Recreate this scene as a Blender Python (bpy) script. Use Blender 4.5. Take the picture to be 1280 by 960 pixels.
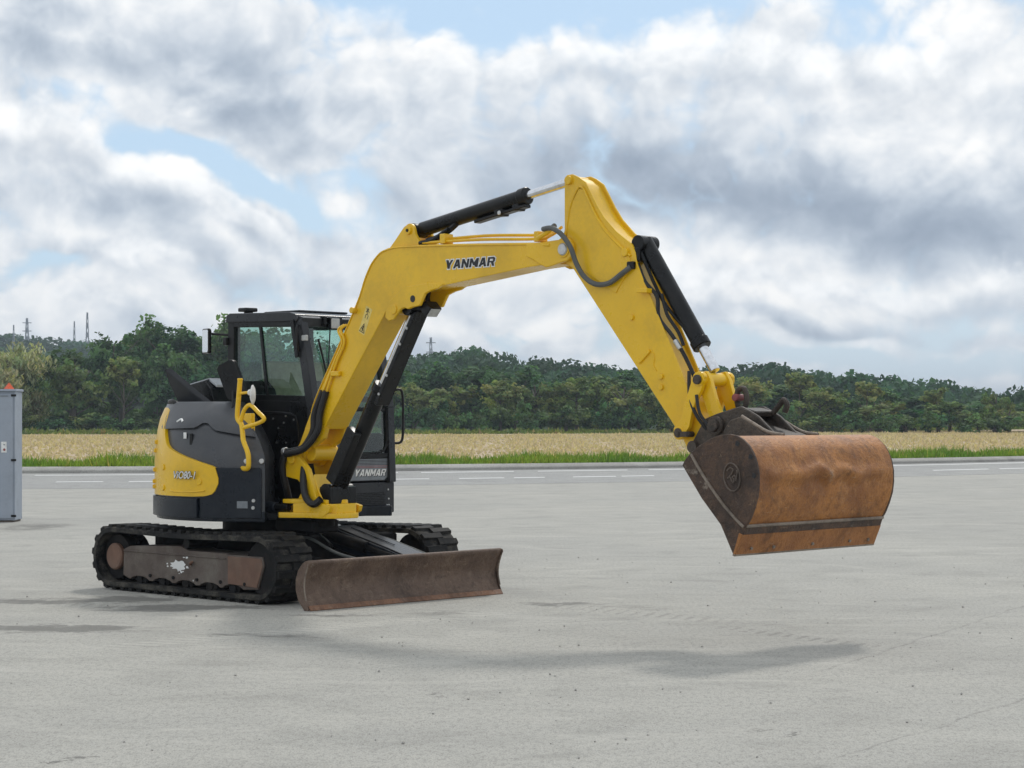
import bpy, bmesh, math, random
import numpy as np
from mathutils import Vector, Matrix

# ------------------------------------------------------------------ camera, sky, sun, exposure
scene = bpy.context.scene
for o in list(bpy.data.objects):
    bpy.data.objects.remove(o, do_unlink=True)
C = scene.collection
R = math.radians
PI = math.pi
random.seed(7)
rng = np.random.default_rng(7)

cam_d = bpy.data.cameras.new('camera')
cam = bpy.data.objects.new('camera', cam_d)
C.objects.link(cam)
cam.location = (0, 0, 1.65)
cam.rotation_euler = (R(90), 0, 0)
cam_d.sensor_width = 36.0
cam_d.lens = 2500 / 1280 * 36.0
cam_d.shift_y = 42 / 1280
cam_d.clip_end = 6000
scene.camera = cam

scene.view_settings.view_transform = 'Standard'
scene.view_settings.look = 'None'
scene.view_settings.gamma = 1.0
scene.view_settings.use_curve_mapping = False
scene.view_settings.exposure = 0.16

SUN_EL, SUN_AZ = R(49), R(22)        # azimuth clockwise from +Y
SKY_STRENGTH = 0.10


class NT:
    """tiny helper for building node expressions"""
    def __init__(self, tree):
        self.t = tree

    def n(self, kind, **kw):
        nd = self.t.nodes.new(kind)
        for k, v in kw.items():
            setattr(nd, k, v)
        return nd

    def put(self, sock, v):
        if isinstance(v, bpy.types.NodeSocket):
            self.t.links.new(v, sock)
        elif v is not None:
            if isinstance(v, (tuple, list)) and sock.type == 'RGBA' and len(v) == 3:
                v = (*v, 1)
            sock.default_value = v

    def m(self, op, a, b=None, c=None, clamp=False):
        nd = self.n('ShaderNodeMath', operation=op, use_clamp=clamp)
        self.put(nd.inputs[0], a)
        self.put(nd.inputs[1], b)
        self.put(nd.inputs[2], c)
        return nd.outputs[0]

    def add(self, *xs):
        r = xs[0]
        for x in xs[1:]:
            r = self.m('ADD', r, x)
        return r

    def mul(self, *xs):
        r = xs[0]
        for x in xs[1:]:
            r = self.m('MULTIPLY', r, x)
        return r

    def vec(self, x, y, z):
        nd = self.n('ShaderNodeCombineXYZ')
        for s, v in zip(nd.inputs, (x, y, z)):
            self.put(s, v)
        return nd.outputs[0]

    def vm(self, op, a, b=None):
        nd = self.n('ShaderNodeVectorMath', operation=op)
        self.put(nd.inputs[0], a)
        if b is not None:
            self.put(nd.inputs[3] if op == 'SCALE' else nd.inputs[1], b)
        return nd.outputs[0]

    def noise(self, vec, scale, detail=4, rough=0.55, dist=0.0, lac=2.0, out=0):
        nd = self.n('ShaderNodeTexNoise')
        self.put(nd.inputs['Vector'], vec)
        self.put(nd.inputs['Scale'], scale)
        self.put(nd.inputs['Detail'], detail)
        self.put(nd.inputs['Roughness'], rough)
        self.put(nd.inputs['Lacunarity'], lac)
        self.put(nd.inputs['Distortion'], dist)
        return nd.outputs[out]

    def sstep(self, x, a, b, lo=0.0, hi=1.0):
        nd = self.n('ShaderNodeMapRange', interpolation_type='SMOOTHSTEP')
        self.put(nd.inputs[0], x)
        for i, v in enumerate((a, b, lo, hi)):
            self.put(nd.inputs[1 + i], v)
        return nd.outputs[0]

    def mix(self, f, a, b, blend='MIX'):
        nd = self.n('ShaderNodeMix', data_type='RGBA', blend_type=blend)
        self.put(nd.inputs[0], f)
        self.put(nd.inputs[6], a)
        self.put(nd.inputs[7], b)
        return nd.outputs[2]

    def gauss(self, v, cx, cy, sx, sy, rot=0.0):
        """soft elliptical spot; v is a vector socket (x, y, 1)"""
        c, s = math.cos(rot), math.sin(rot)
        ks = []
        for ax, ay in ((c / sx, s / sx), (-s / sy, c / sy)):
            nd = self.n('ShaderNodeVectorMath', operation='DOT_PRODUCT')
            self.put(nd.inputs[0], v)
            nd.inputs[1].default_value = (ax, ay, -(ax * cx + ay * cy))
            ks.append(nd.outputs['Value'])
        return self.m('POWER', 0.36788, self.m('MULTIPLY_ADD', ks[0], ks[0], self.mul(ks[1], ks[1])))

    def spots(self, start, v, lst, conv=None):
        tot = start
        for *g_, wt in lst:
            tot = self.m('MULTIPLY_ADD', self.gauss(v, *(conv(*g_) if conv else g_)), wt, tot)
        return tot


def build_world():
    w = bpy.data.worlds.new('World')
    scene.world = w
    w.use_nodes = True
    w.cycles.sampling_method = 'MANUAL'
    w.cycles.sample_map_resolution = 256
    t = w.node_tree
    t.nodes.clear()
    b = NT(t)
    out = b.n('ShaderNodeOutputWorld')
    bg = b.n('ShaderNodeBackground')
    t.links.new(bg.outputs[0], out.inputs[0])
    sky = b.n('ShaderNodeTexSky', sky_type='NISHITA')
    sky.sun_disc = False
    sky.sun_elevation = SUN_EL
    sky.sun_rotation = SUN_AZ
    sky.air_density = 1.0
    sky.dust_density = 1.0
    sky.ozone_density = 2.0
    tc = b.n('ShaderNodeTexCoord')
    d = tc.outputs['Generated']
    sp = b.n('ShaderNodeSeparateXYZ')
    b.put(sp.inputs[0], d)
    x, y, z = sp.outputs
    az = b.m('ARCTAN2', x, y)
    rr = b.m('SQRT', b.add(b.mul(x, x), b.mul(y, y), 1e-4))
    k = 57.2958 / 2500
    # layout units: degrees of azimuth and elevation
    A0 = b.mul(az, 57.2958)
    E0 = b.mul(b.m('ARCTAN2', z, rr), 57.2958)
    P = b.vm('MULTIPLY', d, (1.0, 1.0, 1.12))
    wn = b.n('ShaderNodeTexNoise')
    b.put(wn.inputs['Vector'], P)
    wn.inputs['Scale'].default_value = 11.0
    wn.inputs['Detail'].default_value = 2.0
    ws = b.n('ShaderNodeSeparateXYZ')
    b.put(ws.inputs[0], wn.outputs['Color'])
    A = b.add(A0, b.mul(b.m('SUBTRACT', ws.outputs[0], 0.5), 6.5))
    E = b.add(E0, b.mul(b.m('SUBTRACT', ws.outputs[1], 0.5), 4.0))
    f1 = b.noise(P, 8.0, 6, 0.52)
    Pw = b.vm('ADD', P, b.vm('SCALE', wn.outputs['Color'], 0.03))

    def billow(off):
        q = b.vm('ADD', Pw, off)
        tot = None
        for s, a in ((19.0, 1.0), (43.0, 0.52), (97.0, 0.24), (210.0, 0.10)):
            n_ = b.mul(b.m('ABSOLUTE', b.m('SUBTRACT', b.noise(q, s, 0.0, 0.5), 0.5)), 2.0 * a)
            tot = n_ if tot is None else b.add(tot, n_)
        return b.m('SUBTRACT', tot, 0.45)
    p0 = billow((0, 0, 0))
    p1 = billow((0.006, 0, 0.014))
    fine = b.noise(P, 60.0, 4, 0.6)

    def px(cx, cy, sx, sy, rot=0.0):
        return ((cx - 640) * k, (522 - cy) * k, sx * k, sy * k, -rot)

    cov = 0.735
    holes = [(880, -60, 520, 75, 0, -0.95), (520, 15, 170, 42, 0.15, -0.5), (1110, 55, 90, 34, 0.1, -.25),
             (235, 190, 170, 34, 0.42, -0.36), (370, 245, 120, 26, 0.30, -0.32), (100, 118, 80, 22, 0.3, -0.16),
             (480, 215, 90, 30, 0.0, -0.22), (640, 405, 130, 16, 0, -0.22), (900, 445, 340, 22, 0.0, -0.30),
             (80, 372, 110, 14, 0, -0.26), (1190, 445, 150, 16, 0, -.2), (330, 362, 100, 12, 0, -.16), (1200, 395, 90, 12, 0, -.12)]
    AE = b.vec(A, E, 1.0)
    cov = b.spots(cov, AE, holes, px)
    cov = b.add(cov, b.mul(b.m('SUBTRACT', f1, 0.5), 0.95), b.mul(p0, 0.46))
    alpha = b.sstep(cov, 0.33, 0.62)
    tone = 0.655
    tones = [(275, 120, 140, 42, 0.22, -0.34), (30, 60, 80, 60, 0.2, -0.24), (960, 240, 320, 50, 0.05, -0.40),
             (1190, 280, 220, 28, 0, -0.28), (700, 262, 190, 50, 0, -0.22), (205, 285, 170, 26, 0.1, -0.28), (330, 262, 60, 24, 0.2, -.12),
             (980, 356, 180, 14, 0, -0.15), (420, 150, 130, 60, 0, -0.05),
             (250, 352, 220, 22, 0, -.10), (1050, 412, 240, 22, 0, -.16), (560, 432, 260, 18, 0, -.10), (150, 365, 150, 16, 0, -.10), (850, 400, 120, 16, 0, -.08), (420, 190, 90, 30, 0, .06),
             (760, 70, 220, 40, 0.0, 0.17), (1180, 100, 150, 60, 0, 0.14), (60, 180, 130, 36, 0.3, 0.26),
             (240, 235, 120, 22, 0.4, 0.20), (470, 70, 130, 40, 0.3, 0.12), (1000, 120, 160, 50, 0, 0.08),
             (1130, 335, 240, 20, 0, 0.24), (820, 352, 130, 24, 0, 0.20), (120, 326, 150, 20, 0, 0.16),
             (420, 318, 160, 20, 0, .10), (640, 398, 260, 20, 0, .12), (1000, 385, 200, 18, 0, .10), (120, 400, 120, 16, 0, .12)]
    tone = b.spots(tone, AE, tones, px)
    relief = b.m('SUBTRACT', p0, p1)
    tone = b.add(tone, b.mul(relief, 0.40), b.mul(b.m('SUBTRACT', f1, 0.5), 0.58), b.mul(p0, 0.12), b.mul(b.m('SUBTRACT', fine, 0.5), 0.05))
    # thin edges of a cloud let the light through
    tone = b.add(tone, b.mul(b.m('SUBTRACT', 1.0, b.sstep(cov, 0.5, 0.85)), 0.10))
    ramp = b.n('ShaderNodeValToRGB')
    cr = ramp.color_ramp
    cr.interpolation = 'B_SPLINE'
    cr.elements[0].position = 0.12
    cr.elements[0].color = (0.28, 0.34, 0.43, 1)
    cr.elements[1].position = 1.0
    cr.elements[1].color = (1.02, 1.01, 0.99, 1)
    e = cr.elements.new(0.42)
    e.color = (0.44, 0.51, 0.60, 1)
    e = cr.elements.new(0.70)
    e.color = (0.70, 0.75, 0.805, 1)
    b.put(ramp.inputs[0], tone)
    cloud = b.vm('SCALE', ramp.outputs[0], 1.0 / SKY_STRENGTH)
    # thin white veil over the blue
    blue = b.mix(0.72, sky.outputs[0], (0.50 / SKY_STRENGTH, 0.68 / SKY_STRENGTH, 0.87 / SKY_STRENGTH))
    col = b.mix(alpha, blue, cloud)

    # nearer heaps of cumulus: lit where the cloud ends just above, greyer deep inside
    heaps = [(60, 205, 130, 50, 0.25, .62), (215, 255, 110, 36, 0.35, .58), (325, 290, 60, 24, 0.2, .42), (790, 95, 190, 42, 0, .58), (1010, 110, 140, 38, 0, .5),
             (1200, 115, 110, 58, 0, .58), (610, 120, 100, 36, 0, .36), (440, 50, 90, 36, 0.2, .42), (1130, 350, 190, 26, 0, .55), (830, 378, 130, 28, 0, .5),
             (150, 350, 150, 22, 0, .45), (470, 372, 120, 22, 0, .40), (640, 425, 150, 18, 0, .40), (1010, 425, 200, 18, 0, .42), (110, 405, 110, 16, 0, .45)]

    def heap(off):
        q = b.vm('ADD', P, (0.0, 0.0, off * 1.3 / 57.2958))
        e_ = b.add(E, off)
        c_ = b.add(0.155, b.mul(b.m('SUBTRACT', b.noise(q, 14.0, 7, 0.58), 0.5), 1.30))
        r_ = None
        for s_, a_ in ((30.0, 0.20), (66.0, 0.11), (150.0, 0.055)):
            n_ = b.mul(b.m('ABSOLUTE', b.m('SUBTRACT', b.noise(q, s_, 0.0), 0.5)), 2.0 * a_)
            r_ = n_ if r_ is None else b.add(r_, n_)
        c_ = b.add(c_, r_, -0.12)
        return b.spots(c_, b.vec(A, e_, 1.0), heaps, px)
    h0 = heap(0.0)
    h1_ = heap(0.85)
    deep = b.sstep(h1_, 0.05, 0.80)
    soft = b.add(0.56, b.mul(deep, 0.40))
    a2n = b.n('ShaderNodeMapRange', interpolation_type='SMOOTHSTEP')
    b.put(a2n.inputs[0], h0)
    a2n.inputs[1].default_value = 0.33
    b.put(a2n.inputs[2], soft)
    lit = b.m('SUBTRACT', 0.93, b.mul(deep, 0.55))
    lit = b.add(lit, b.mul(b.m('SUBTRACT', f1, 0.5), 0.3), b.mul(relief, 0.60), b.mul(b.m('SUBTRACT', fine, 0.5), 0.14))
    r2 = b.n('ShaderNodeValToRGB')
    c2 = r2.color_ramp
    c2.interpolation = 'B_SPLINE'
    c2.elements[0].position = 0.15
    c2.elements[0].color = (0.48, 0.54, 0.62, 1)
    c2.elements[1].position = 1.0
    c2.elements[1].color = (1.03, 1.035, 1.035, 1)
    e = c2.elements.new(0.6)
    e.color = (0.72, 0.765, 0.81, 1)
    b.put(r2.inputs[0], lit)
    col = b.mix(b.mul(a2n.outputs[0], 0.80), col, b.vm('SCALE', r2.outputs[0], 1.0 / SKY_STRENGTH))
    b.put(bg.inputs[0], col)
    bg.inputs[1].default_value = SKY_STRENGTH


build_world()

sun_d = bpy.data.lights.new('sun', 'SUN')
sun_d.energy = 1.3
sun_d.angle = R(7)
sun_d.color = (1.0, 0.96, 0.9)
sun = bpy.data.objects.new('sun', sun_d)
C.objects.link(sun)
sdir = Vector((math.sin(SUN_AZ) * math.cos(SUN_EL), math.cos(SUN_AZ) * math.cos(SUN_EL), math.sin(SUN_EL)))
sun.rotation_euler = sdir.to_track_quat('Z', 'Y').to_euler()
sun.location = (20, 40, 60)


# ------------------------------------------------------------------ materials
def new_mat(name):
    m = bpy.data.materials.new(name)
    m.use_nodes = True
    t = m.node_tree
    p = t.nodes['Principled BSDF']
    return m, NT(t), p


def paint(name, col, col2, rough=0.4, scale=6.0, dirt=(0.16, 0.13, 0.10), dirt_amt=0.25, metal=0.0, bump=0.05, coat=0.0,
          scratch=None, spec=0.5):
    m, b, p = new_mat(name)
    p.inputs['Specular IOR Level'].default_value = spec
    tc = b.n('ShaderNodeTexCoord')
    P = tc.outputs['Object']
    n1 = b.noise(P, scale, 6, 0.6)
    c = b.mix(b.sstep(n1, 0.35, 0.68), col, col2)
    n2 = b.noise(b.vm('ADD', P, (3, 7, 1)), scale * 0.6, 8, 0.68)
    n3 = b.noise(P, scale * 14, 3, 0.6)
    dm = b.mul(b.sstep(b.add(n2, b.mul(n3, 0.25)), 0.56, 0.82), dirt_amt)
    c = b.mix(dm, c, dirt)
    if scratch:
        sn = b.noise(b.vm('MULTIPLY', P, (9, 9, 60)), 1.0, 5, 0.7, 1.5)
        c = b.mix(b.mul(b.sstep(sn, 0.67, 0.72), 0.6), c, scratch)
    b.put(p.inputs['Base Color'], c)
    b.put(p.inputs['Roughness'], b.add(rough, b.mul(b.m('SUBTRACT', n2, 0.5), 0.35), b.mul(dm, 0.4)))
    p.inputs['Metallic'].default_value = metal
    p.inputs['Coat Weight'].default_value = coat
    if bump:
        bp = b.n('ShaderNodeBump')
        bp.inputs['Strength'].default_value = bump
        bp.inputs['Distance'].default_value = 0.02
        b.put(bp.inputs['Height'], b.add(n3, b.mul(n2, 0.6)))
        b.put(p.inputs['Normal'], bp.outputs[0])
    return m


def rust(name, c1, c2, c3, rough=0.75, streak=1.0, scuff=0.3):
    m, b, p = new_mat(name)
    tc = b.n('ShaderNodeTexCoord')
    P = tc.outputs['Object']
    n1 = b.noise(P, 3.2, 9, 0.66, 0.4)
    n2 = b.noise(b.vm('MULTIPLY', P, (11, 9, 6.0 * streak)), 1.0, 8, 0.70, 0.4)
    n3 = b.noise(P, 55, 4, 0.65)
    c = b.mix(b.sstep(n1, 0.34, 0.62), c1, c2)
    c = b.mix(b.mul(b.sstep(n2, 0.48, 0.72), 0.75), c, c3)
    n4 = b.noise(b.vm('ADD', P, (1, 8, 3)), 17, 6, 0.72)
    c = b.mix(b.mul(b.sstep(n4, 0.50, 0.64), 0.55), c, tuple(v * 0.6 for v in c1))
    c = b.mix(b.mul(b.sstep(n3, 0.48, 0.66), 0.60), c, c1)
    gs = b.noise(b.vm('MULTIPLY', P, (50, 5, 50)), 1.0, 5, 0.75, 0.8)
    c = b.mix(b.mul(b.sstep(gs, 0.60, 0.68), b.sstep(n1, 0.40, 0.58), 0.55), c, (0.46, 0.33, 0.22))
    gd_ = b.noise(b.vm('ADD', P, (2, 5, 8)), 2.1, 8, 0.72, 0.5)
    c = b.mix(b.mul(b.sstep(gd_, 0.50, 0.66), 0.70), c, tuple(v * 0.42 for v in c1))
    sc = b.noise(b.vm('ADD', P, (9, 2, 4)), 5.0, 10, 0.75)
    c = b.mix(b.mul(b.sstep(sc, 0.60, 0.70), scuff), c, (0.42, 0.36, 0.29))
    b.put(p.inputs['Base Color'], c)
    b.put(p.inputs['Roughness'], b.add(rough - 0.15, b.mul(n1, 0.3)))
    p.inputs['Metallic'].default_value = 0.15
    bp = b.n('ShaderNodeBump')
    bp.inputs['Strength'].default_value = 0.6
    bp.inputs['Distance'].default_value = 0.015
    b.put(bp.inputs['Height'], b.add(n3, b.mul(n1, 1.2), b.mul(n2, 0.4)))
    b.put(p.inputs['Normal'], bp.outputs[0])
    return m


def plain(name, col, rough=0.5, metal=0.0):
    m, b, p = new_mat(name)
    tc = b.n('ShaderNodeTexCoord')
    n = b.noise(tc.outputs['Object'], 20, 4, 0.6)
    b.put(p.inputs['Base Color'], b.mix(b.sstep(n, 0.3, 0.7), tuple(c * 0.86 for c in col), tuple(min(1, c * 1.1) for c in col)))
    b.put(p.inputs['Roughness'], b.add(rough, b.mul(b.m('SUBTRACT', n, 0.5), 0.2)))
    p.inputs['Metallic'].default_value = metal
    return m


MT = {}
MT['yellow'] = paint('yellow paint', (0.86, 0.525, 0.008), (0.81, 0.485, 0.008), 0.30, 2.2, (0.30, 0.19, 0.04), 0.24, bump=0.02, coat=0.10, scratch=(0.34, 0.24, 0.09))
MT['charcoal'] = paint('charcoal paint', (0.016, 0.018, 0.022), (0.025, 0.027, 0.031), 0.30, 4, (0.07, 0.07, 0.067), 0.22, bump=0.04, spec=0.35)
MT['hood'] = paint('grey hood plastic', (0.044, 0.047, 0.053), (0.058, 0.061, 0.067), 0.32, 4, (0.12, 0.12, 0.115), 0.30, bump=0.04, spec=0.5, scratch=(0.11, 0.11, 0.11))
MT['navy'] = paint('dark steel skirt', (0.006, 0.010, 0.017), (0.009, 0.014, 0.022), 0.30, 5, (0.07, 0.07, 0.07), 0.16, bump=0.03, spec=0.30, scratch=(0.06, 0.065, 0.07))
MT['black'] = paint('black paint', (0.0035, 0.004, 0.0045), (0.006, 0.0065, 0.007), 0.30, 7, (0.06, 0.055, 0.05), 0.14, bump=0.04, scratch=(0.06, 0.06, 0.06), spec=0.28)
MT['hose'] = plain('black hose rubber', (0.008, 0.008, 0.009), 0.5)
MT['greyhose'] = plain('grey hose sleeve', (0.10, 0.105, 0.10), 0.6)
MT['rubber'] = paint('track rubber', (0.007, 0.007, 0.0075), (0.015, 0.0148, 0.0145), 0.65, 6, (0.15, 0.138, 0.115), 0.60, bump=0.2, spec=0.18)
MT['frame'] = paint('dusty track frame steel', (0.085, 0.062, 0.050), (0.125, 0.10, 0.082), 0.72, 5, (0.20, 0.18, 0.155), 0.7, bump=0.2)
MT['hubrust'] = paint('rusty hub steel', (0.14, 0.075, 0.05), (0.18, 0.10, 0.065), 0.7, 9, (0.18, 0.15, 0.12), 0.4, bump=0.15)
MT['chassis'] = paint('black chassis steel', (0.005, 0.005, 0.0055), (0.010, 0.010, 0.011), 0.6, 8, (0.07, 0.06, 0.05), 0.3, bump=0.1, spec=0.15)
MT['bucket'] = rust('rusty bucket shell', (0.26, 0.098, 0.024), (0.44, 0.182, 0.042), (0.50, 0.24, 0.08), 0.52, 1.0, 0.28)
MT['bucket_side'] = rust('dark worn bucket side', (0.055, 0.036, 0.027), (0.105, 0.062, 0.040), (0.16, 0.09, 0.05), 0.65, 2.0, 0.55)
MT['lip'] = rust('rusty cutting edge', (0.29, 0.115, 0.034), (0.40, 0.170, 0.05), (0.24, 0.09, 0.03), 0.62, 0.6, 0.2)
MT['weld'] = rust('worn weld seam', (0.20, 0.16, 0.125), (0.30, 0.25, 0.20), (0.14, 0.10, 0.075), 0.6, 1, 0.4)
MT['cast'] = rust('worn cast relief', (0.12, 0.09, 0.07), (0.19, 0.15, 0.12), (0.10, 0.07, 0.05), 0.6, 1, 0.3)
MT['blade'] = rust('worn brown blade', (0.105, 0.066, 0.046), (0.165, 0.110, 0.078), (0.23, 0.165, 0.12), 0.6, 1.4, 0.6)
MT['bladelip'] = rust('rusty blade edge', (0.17, 0.085, 0.048), (0.27, 0.14, 0.08), (0.26, 0.18, 0.13), 0.6, 0.5, 0.4)
MT['darksteel'] = rust('greasy dark steel', (0.045, 0.036, 0.029), (0.085, 0.066, 0.05), (0.12, 0.09, 0.065), 0.6, 1.5, 0.25)
MT['chrome'] = plain('chromed rod', (0.72, 0.73, 0.75), 0.16, 1.0)
MT['bolt'] = plain('zinc bolt', (0.55, 0.55, 0.54), 0.35, 0.9)
MT['white'] = plain('white decal', (0.78, 0.78, 0.76), 0.5)
MT['ink'] = plain('black lettering', (0.012, 0.012, 0.014), 0.45)
MT['decal_grey'] = plain('silver decal', (0.20, 0.22, 0.24), 0.45)
MT['decal_red'] = plain('red decal stripe', (0.28, 0.07, 0.07), 0.45)
MT['decal_yellow'] = plain('pale yellow sticker', (0.78, 0.60, 0.17), 0.5)
MT['orange'] = plain('orange warning cap', (0.72, 0.10, 0.025), 0.45)
MT['seat'] = plain('beige seat fabric', (0.50, 0.41, 0.31), 0.85)
MT['lens'] = plain('work light lens', (0.42, 0.43, 0.42), 0.2)
MT['grille'] = plain('pale grey grille', (0.42, 0.44, 0.46), 0.5)
MT['cabinet'] = paint('grey blue cabinet paint', (0.30, 0.34, 0.40), (0.33, 0.37, 0.43), 0.45, 2.0, (0.22, 0.23, 0.24), 0.3, bump=0.02)
MT['mast'] = plain('galvanised mast', (0.34, 0.37, 0.40), 0.6, 0.2)


def glass_mat():
    m, b, p = new_mat('tinted green glass')
    t = m.node_tree
    t.nodes.remove(p)
    out = [n for n in t.nodes if n.type == 'OUTPUT_MATERIAL'][0]
    tr = b.n('ShaderNodeBsdfTransparent')
    tr.inputs[0].default_value = (0.60, 0.79, 0.72, 1)
    gl = b.n('ShaderNodeBsdfGlossy')
    gl.inputs['Roughness'].default_value = 0.02
    gl.inputs[0].default_value = (0.9, 0.95, 0.93, 1)
    fr = b.n('ShaderNodeFresnel')
    fr.inputs[0].default_value = 1.5
    mx = b.n('ShaderNodeMixShader')
    b.put(mx.inputs[0], b.m('ADD', b.mul(fr.outputs[0], 1.2), 0.02, clamp=True))
    t.links.new(tr.outputs[0], mx.inputs[1])
    t.links.new(gl.outputs[0], mx.inputs[2])
    t.links.new(mx.outputs[0], out.inputs[0])
    return m


MT['glass'] = glass_mat()


def mirror_mat():
    m, b, p = new_mat('mirror glass')
    p.inputs['Base Color'].default_value = (0.75, 0.77, 0.78, 1)
    p.inputs['Metallic'].default_value = 1.0
    p.inputs['Roughness'].default_value = 0.08
    return m


MT['mirror'] = mirror_mat()


def sticker_torn():
    m, b, p = new_mat('torn white sticker')
    p.inputs['Base Color'].default_value = (0.75, 0.75, 0.73, 1)
    p.inputs['Roughness'].default_value = 0.6
    return m


MT['torn'] = sticker_torn()


def ground_mat(name, base, warm, stains=True, amt=1.0):
    m, b, p = new_mat(name)
    g = b.n('ShaderNodeNewGeometry')
    P = g.outputs['Position']
    sp = b.n('ShaderNodeSeparateXYZ')
    b.put(sp.inputs[0], P)
    X, Y = sp.outputs[0], sp.outputs[1]
    big = b.noise(P, 0.22, 6, 0.6, 0.3)
    mid = b.noise(P, 1.3, 8, 0.65, 0.4)
    fine = b.noise(b.vm('MULTIPLY', P, (1, 0.45, 1)), 30, 6, 0.75)
    grit = b.noise(b.vm('MULTIPLY', P, (1, 0.35, 1)), 110, 3, 0.7)
    c = b.mix(b.sstep(big, 0.3, 0.7), base, warm)
    c = b.mix(b.mul(b.sstep(mid, 0.46, 0.70), 0.42 * amt), c, tuple(v * 0.68 for v in base))
    # grit of the aggregate
    c = b.mix(b.mul(b.sstep(fine, 0.46, 0.62), 0.55), c, tuple(v * 0.6 for v in base))
    c = b.mix(b.mul(b.sstep(grit, 0.52, 0.64), 0.70), c, tuple(v * 0.55 for v in base))
    c = b.mix(b.mul(b.sstep(grit, 0.47, 0.34), 0.60), c, tuple(min(.7, v * 1.25) for v in base))
    blot = b.noise(b.vm('ADD', b.vm('MULTIPLY', P, (0.9, 1.5, 1)), (31, 17, 0)), 0.8, 7, 0.68, 0.9)
    c = b.mix(b.mul(b.sstep(blot, 0.55, 0.70), 0.34 * amt), c, tuple(v * 0.58 for v in base))
    c = b.mix(b.mul(b.sstep(blot, 0.42, 0.28), 0.40 * amt), c, tuple(min(.75, v * 1.2) for v in warm))
    # long faint wheel scrub lines across the yard
    ln = b.noise(b.vm('MULTIPLY', P, (0.75, 1.5, 1)), 1.0, 7, 0.66, 1.2)
    c = b.mix(b.mul(b.sstep(ln, 0.54, 0.70), 0.24 * amt), c, tuple(v * 0.62 for v in base))
    ln2 = b.noise(b.vm('ADD', b.vm('MULTIPLY', P, (0.4, 0.9, 1)), (4, 9, 0)), 1.0, 6, 0.62, 1.6)
    c = b.mix(b.mul(b.sstep(ln2, 0.52, 0.70), 0.25 * amt), c, tuple(min(.75, v * 1.28) for v in warm))
    if stains:
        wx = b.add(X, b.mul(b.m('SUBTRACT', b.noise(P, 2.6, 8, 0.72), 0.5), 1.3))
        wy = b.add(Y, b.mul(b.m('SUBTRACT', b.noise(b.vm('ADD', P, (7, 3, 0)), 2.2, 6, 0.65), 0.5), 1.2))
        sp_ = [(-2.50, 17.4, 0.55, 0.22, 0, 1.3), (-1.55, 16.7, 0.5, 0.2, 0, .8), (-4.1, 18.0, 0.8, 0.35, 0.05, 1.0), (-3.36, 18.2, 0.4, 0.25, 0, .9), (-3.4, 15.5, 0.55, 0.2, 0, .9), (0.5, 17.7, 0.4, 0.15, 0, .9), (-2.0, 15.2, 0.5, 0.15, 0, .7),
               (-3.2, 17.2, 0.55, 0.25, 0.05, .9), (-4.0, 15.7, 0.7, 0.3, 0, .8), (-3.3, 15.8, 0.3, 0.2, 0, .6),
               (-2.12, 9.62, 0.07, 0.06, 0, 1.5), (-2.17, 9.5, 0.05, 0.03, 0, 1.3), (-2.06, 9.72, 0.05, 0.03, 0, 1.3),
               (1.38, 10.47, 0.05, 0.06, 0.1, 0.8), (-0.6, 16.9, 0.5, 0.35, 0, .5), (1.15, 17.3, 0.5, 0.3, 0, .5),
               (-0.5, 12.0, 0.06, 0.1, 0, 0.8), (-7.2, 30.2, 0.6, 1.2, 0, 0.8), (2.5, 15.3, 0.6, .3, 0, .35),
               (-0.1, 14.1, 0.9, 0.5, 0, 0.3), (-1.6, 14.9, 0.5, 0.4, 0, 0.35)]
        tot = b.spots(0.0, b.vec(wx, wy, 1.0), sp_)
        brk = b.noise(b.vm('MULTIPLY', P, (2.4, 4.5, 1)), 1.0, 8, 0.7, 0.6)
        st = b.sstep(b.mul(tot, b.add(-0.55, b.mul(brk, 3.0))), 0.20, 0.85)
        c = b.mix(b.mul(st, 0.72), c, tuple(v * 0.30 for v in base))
        # crawler tread prints: short dark dashes in two bands
        def prints(x0, y0, x1, y1, halfw, pitch, amt_):
            L = math.hypot(x1 - x0, y1 - y0)
            ux, uy = (x1 - x0) / L, (y1 - y0) / L
            dx, dy = b.m('SUBTRACT', X, x0), b.m('SUBTRACT', Y, y0)
            s = b.add(b.mul(dx, ux), b.mul(dy, uy))
            q = b.add(b.mul(dx, -uy), b.mul(dy, ux))
            band = b.m('MULTIPLY', b.sstep(b.m('ABSOLUTE', q), halfw, halfw * 0.7), b.mul(b.sstep(s, 0, 0.4), b.sstep(s, L, L - 0.5)))
            wv = b.m('SINE', b.mul(b.add(s, b.mul(q, 0.5)), 2 * PI / pitch))
            dsh = b.sstep(b.add(wv, b.mul(b.m('SUBTRACT', brk, 0.5), 6.0)), 0.1, 0.9)
            return b.mul(band, dsh, amt_)
        pr = b.add(prints(0.1, 17.9, 1.9, 16.0, 0.20, 0.15, 0.30), prints(1.55, 15.9, 2.75, 14.2, 0.13, 0.15, 0.40),
                   prints(-5.2, 18.4, -2.9, 17.1, 0.2, 0.15, 0.30))
        c = b.mix(pr, c, tuple(v * 0.38 for v in base))
        pl = b.add(prints(-3.1, 14.2, 0.2, 17.2, 0.18, 0.16, 0.30))
        c = b.mix(pl, c, tuple(min(.8, v * 1.35) for v in warm))
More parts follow.
